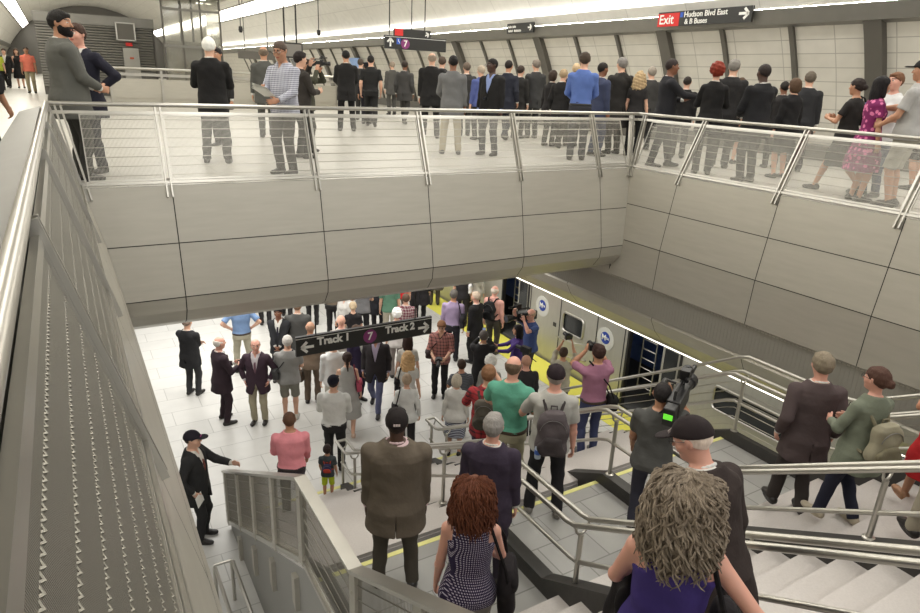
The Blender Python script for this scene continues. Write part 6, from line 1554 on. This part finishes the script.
phone('s5', 'black phone in the left hand of the person with curly grey hair', wr('s5', -1) + [0.0, 0.02, 0.05], rot('Y', 15) @ rot('X', -25))
# microphone
I = W['p31']; mb = MB(); mb.tube([(0, 0, -0.08), (0, 0.02, 0.06)], 0.013, 10); o = mb.build('microphone', M_camk, None, True); place(o, I, wr('p31', 1) + [0, 0.02, 0.05]); tag(o, 'hand microphone held out by the reporter in purple', 'microphone')
mb = MB(); mb.ell((0, 0.03, 0.085), (0.026, 0.026, 0.032)); mb.build('windshield', M_bagk, o, True)
# papers, book, cup, cloth
I = W['plaid']; mb = MB()
for k in range(4): mb.obox((-0.1, 0.0, 0.004 * k), (0.11, 0.02 * k, 0.004 * k + 0.01 * k), 0.26, 0.0015)
o = mb.build('papers', M_white, None); place(o, I, mid('plaid') + [0, 0.04, 0.03], rot('X', 25)); tag(o, 'open white papers held by the person in checked shirt', 'papers')
I = W['m46']; mb = MB(); mb.box((-0.1, -0.012, -0.13), (0.1, 0.012, 0.13)); o = mb.build('folder', mat('folder_blue', (60, 92, 160), 0.5), None, bevel=0.004); place(o, I, mid('m46') + [0, -0.03, 0.06], rot('X', -12)); tag(o, 'blue folder held by the smiling person in white top', 'folder')
mb = MB(); mb.box((-0.095, -0.008, -0.133), (0.097, 0.008, -0.128)); mb.build('pages', M_white, o)
I = W['m36']; mb = MB(); mb.lathe([(0.028, 0), (0.038, 0.11), (0.036, 0.115)], (0, 0, 0), 14); o = mb.build('cup', M_white, None, True); place(o, I, wr('m36', 1) + [0, 0.02, 0.0]); tag(o, 'white paper cup held out by the person facing right in black suit', 'cup')
I = W['p2']; F = Field(0.012); F.ell((0, 0, -0.02), (0.09, 0.07, 0.06), k=0.04); F.ell((0.03, 0.05, -0.10), (0.07, 0.045, 0.10), k=0.05); F.folds = lambda x, y, z: 0.01 * (np.sin(40 * x + 30 * z) + np.sin(35 * y - 22 * z))
V_, Q_ = F.mesh(); o = np_mesh('folded_cloth', V_, Q_, cloth((40, 38, 42))); place(o, I, mid('p2') + [0, 0.05, 0.0]); tag(o, 'crumpled black cloth in the hands of the bald person in plum suit', 'cloth')
I = W['s5']; F = Field(0.010)
F.ell((0, 0, 0), (0.075, 0.12, 0.05), k=0.04); F.ell((-0.02, -0.02, -0.16), (0.07, 0.12, 0.16), k=0.06); F.ell((-0.03, 0.0, -0.38), (0.085, 0.13, 0.15), k=0.06)
F.folds = lambda x, y, z: 0.009 * (np.sin(50 * y + 6 * z) + np.sin(34 * x + 40 * y))
V_, Q_ = F.mesh(); o = np_mesh('folded_jacket', V_, Q_, cloth((34, 31, 33))); place(o, I, (I['J'][-1]['el'] + I['J'][-1]['wr'] * 2) / 3); tag(o, 'black garment draped over the left forearm of the person with curly grey hair', 'jacket')
I = W['p16']; mb = MB(); mb.obox((-0.1, 0, 0), (0.1, 0, 0), 0.15, 0.004, (0, 1, 0.2)); o = mb.build('leaflet', M_white, None); place(o, I, wr('p16', 1) + [0.03, 0.05, -0.02]); tag(o, 'white leaflet in the lower hand of the person by the wire screen', 'paper')
# watch on the camera operator
# tripod with camera by the reporter
tp = empty('tripod', (7.75, 9.95, 0), 0.3, 'black tripod with camera standing between the reporter and the green polo', 'tripod')
for k in range(3):
    a = k * 2.094 + 0.4; mb = MB(); mb.tube([(0.03 * math.cos(a), 0.03 * math.sin(a), 1.25), (0.22 * math.cos(a), 0.22 * math.sin(a), 0.6), (0.40 * math.cos(a), 0.40 * math.sin(a), 0.0)], [0.018, 0.016, 0.012], 8)
    lg = mb.build('leg', M_camk, tp, True); mb = MB(); mb.ell((0.40 * math.cos(a), 0.40 * math.sin(a), 0.014), (0.022, 0.022, 0.014)); mb.build('rubber_foot', M_bagk, lg, True)
mb = MB(); mb.tube([(0, 0, 0.75), (0, 0, 1.42)], 0.016, 8); mb.build('centre_column', M_camk, tp, True)
mb = MB(); mb.lathe([(0.04, 1.22), (0.05, 1.28), (0.03, 1.34)], (0, 0, 0), 12); mb.build('collar', M_camk, tp, True)
mb = MB(); mb.tube([(0, 0, 1.42), (0.02, -0.28, 1.30)], 0.009, 6); mb.build('pan_handle', M_camk, tp, True)
o = MB(); o.box((-0.05, -0.12, 1.43), (0.05, 0.10, 1.56)); o.tube([(0, 0.1, 1.5), (0, 0.24, 1.5)], 0.04, 12); o = o.build('camera_head', M_camk, tp)
bpy.context.view_layer.update()
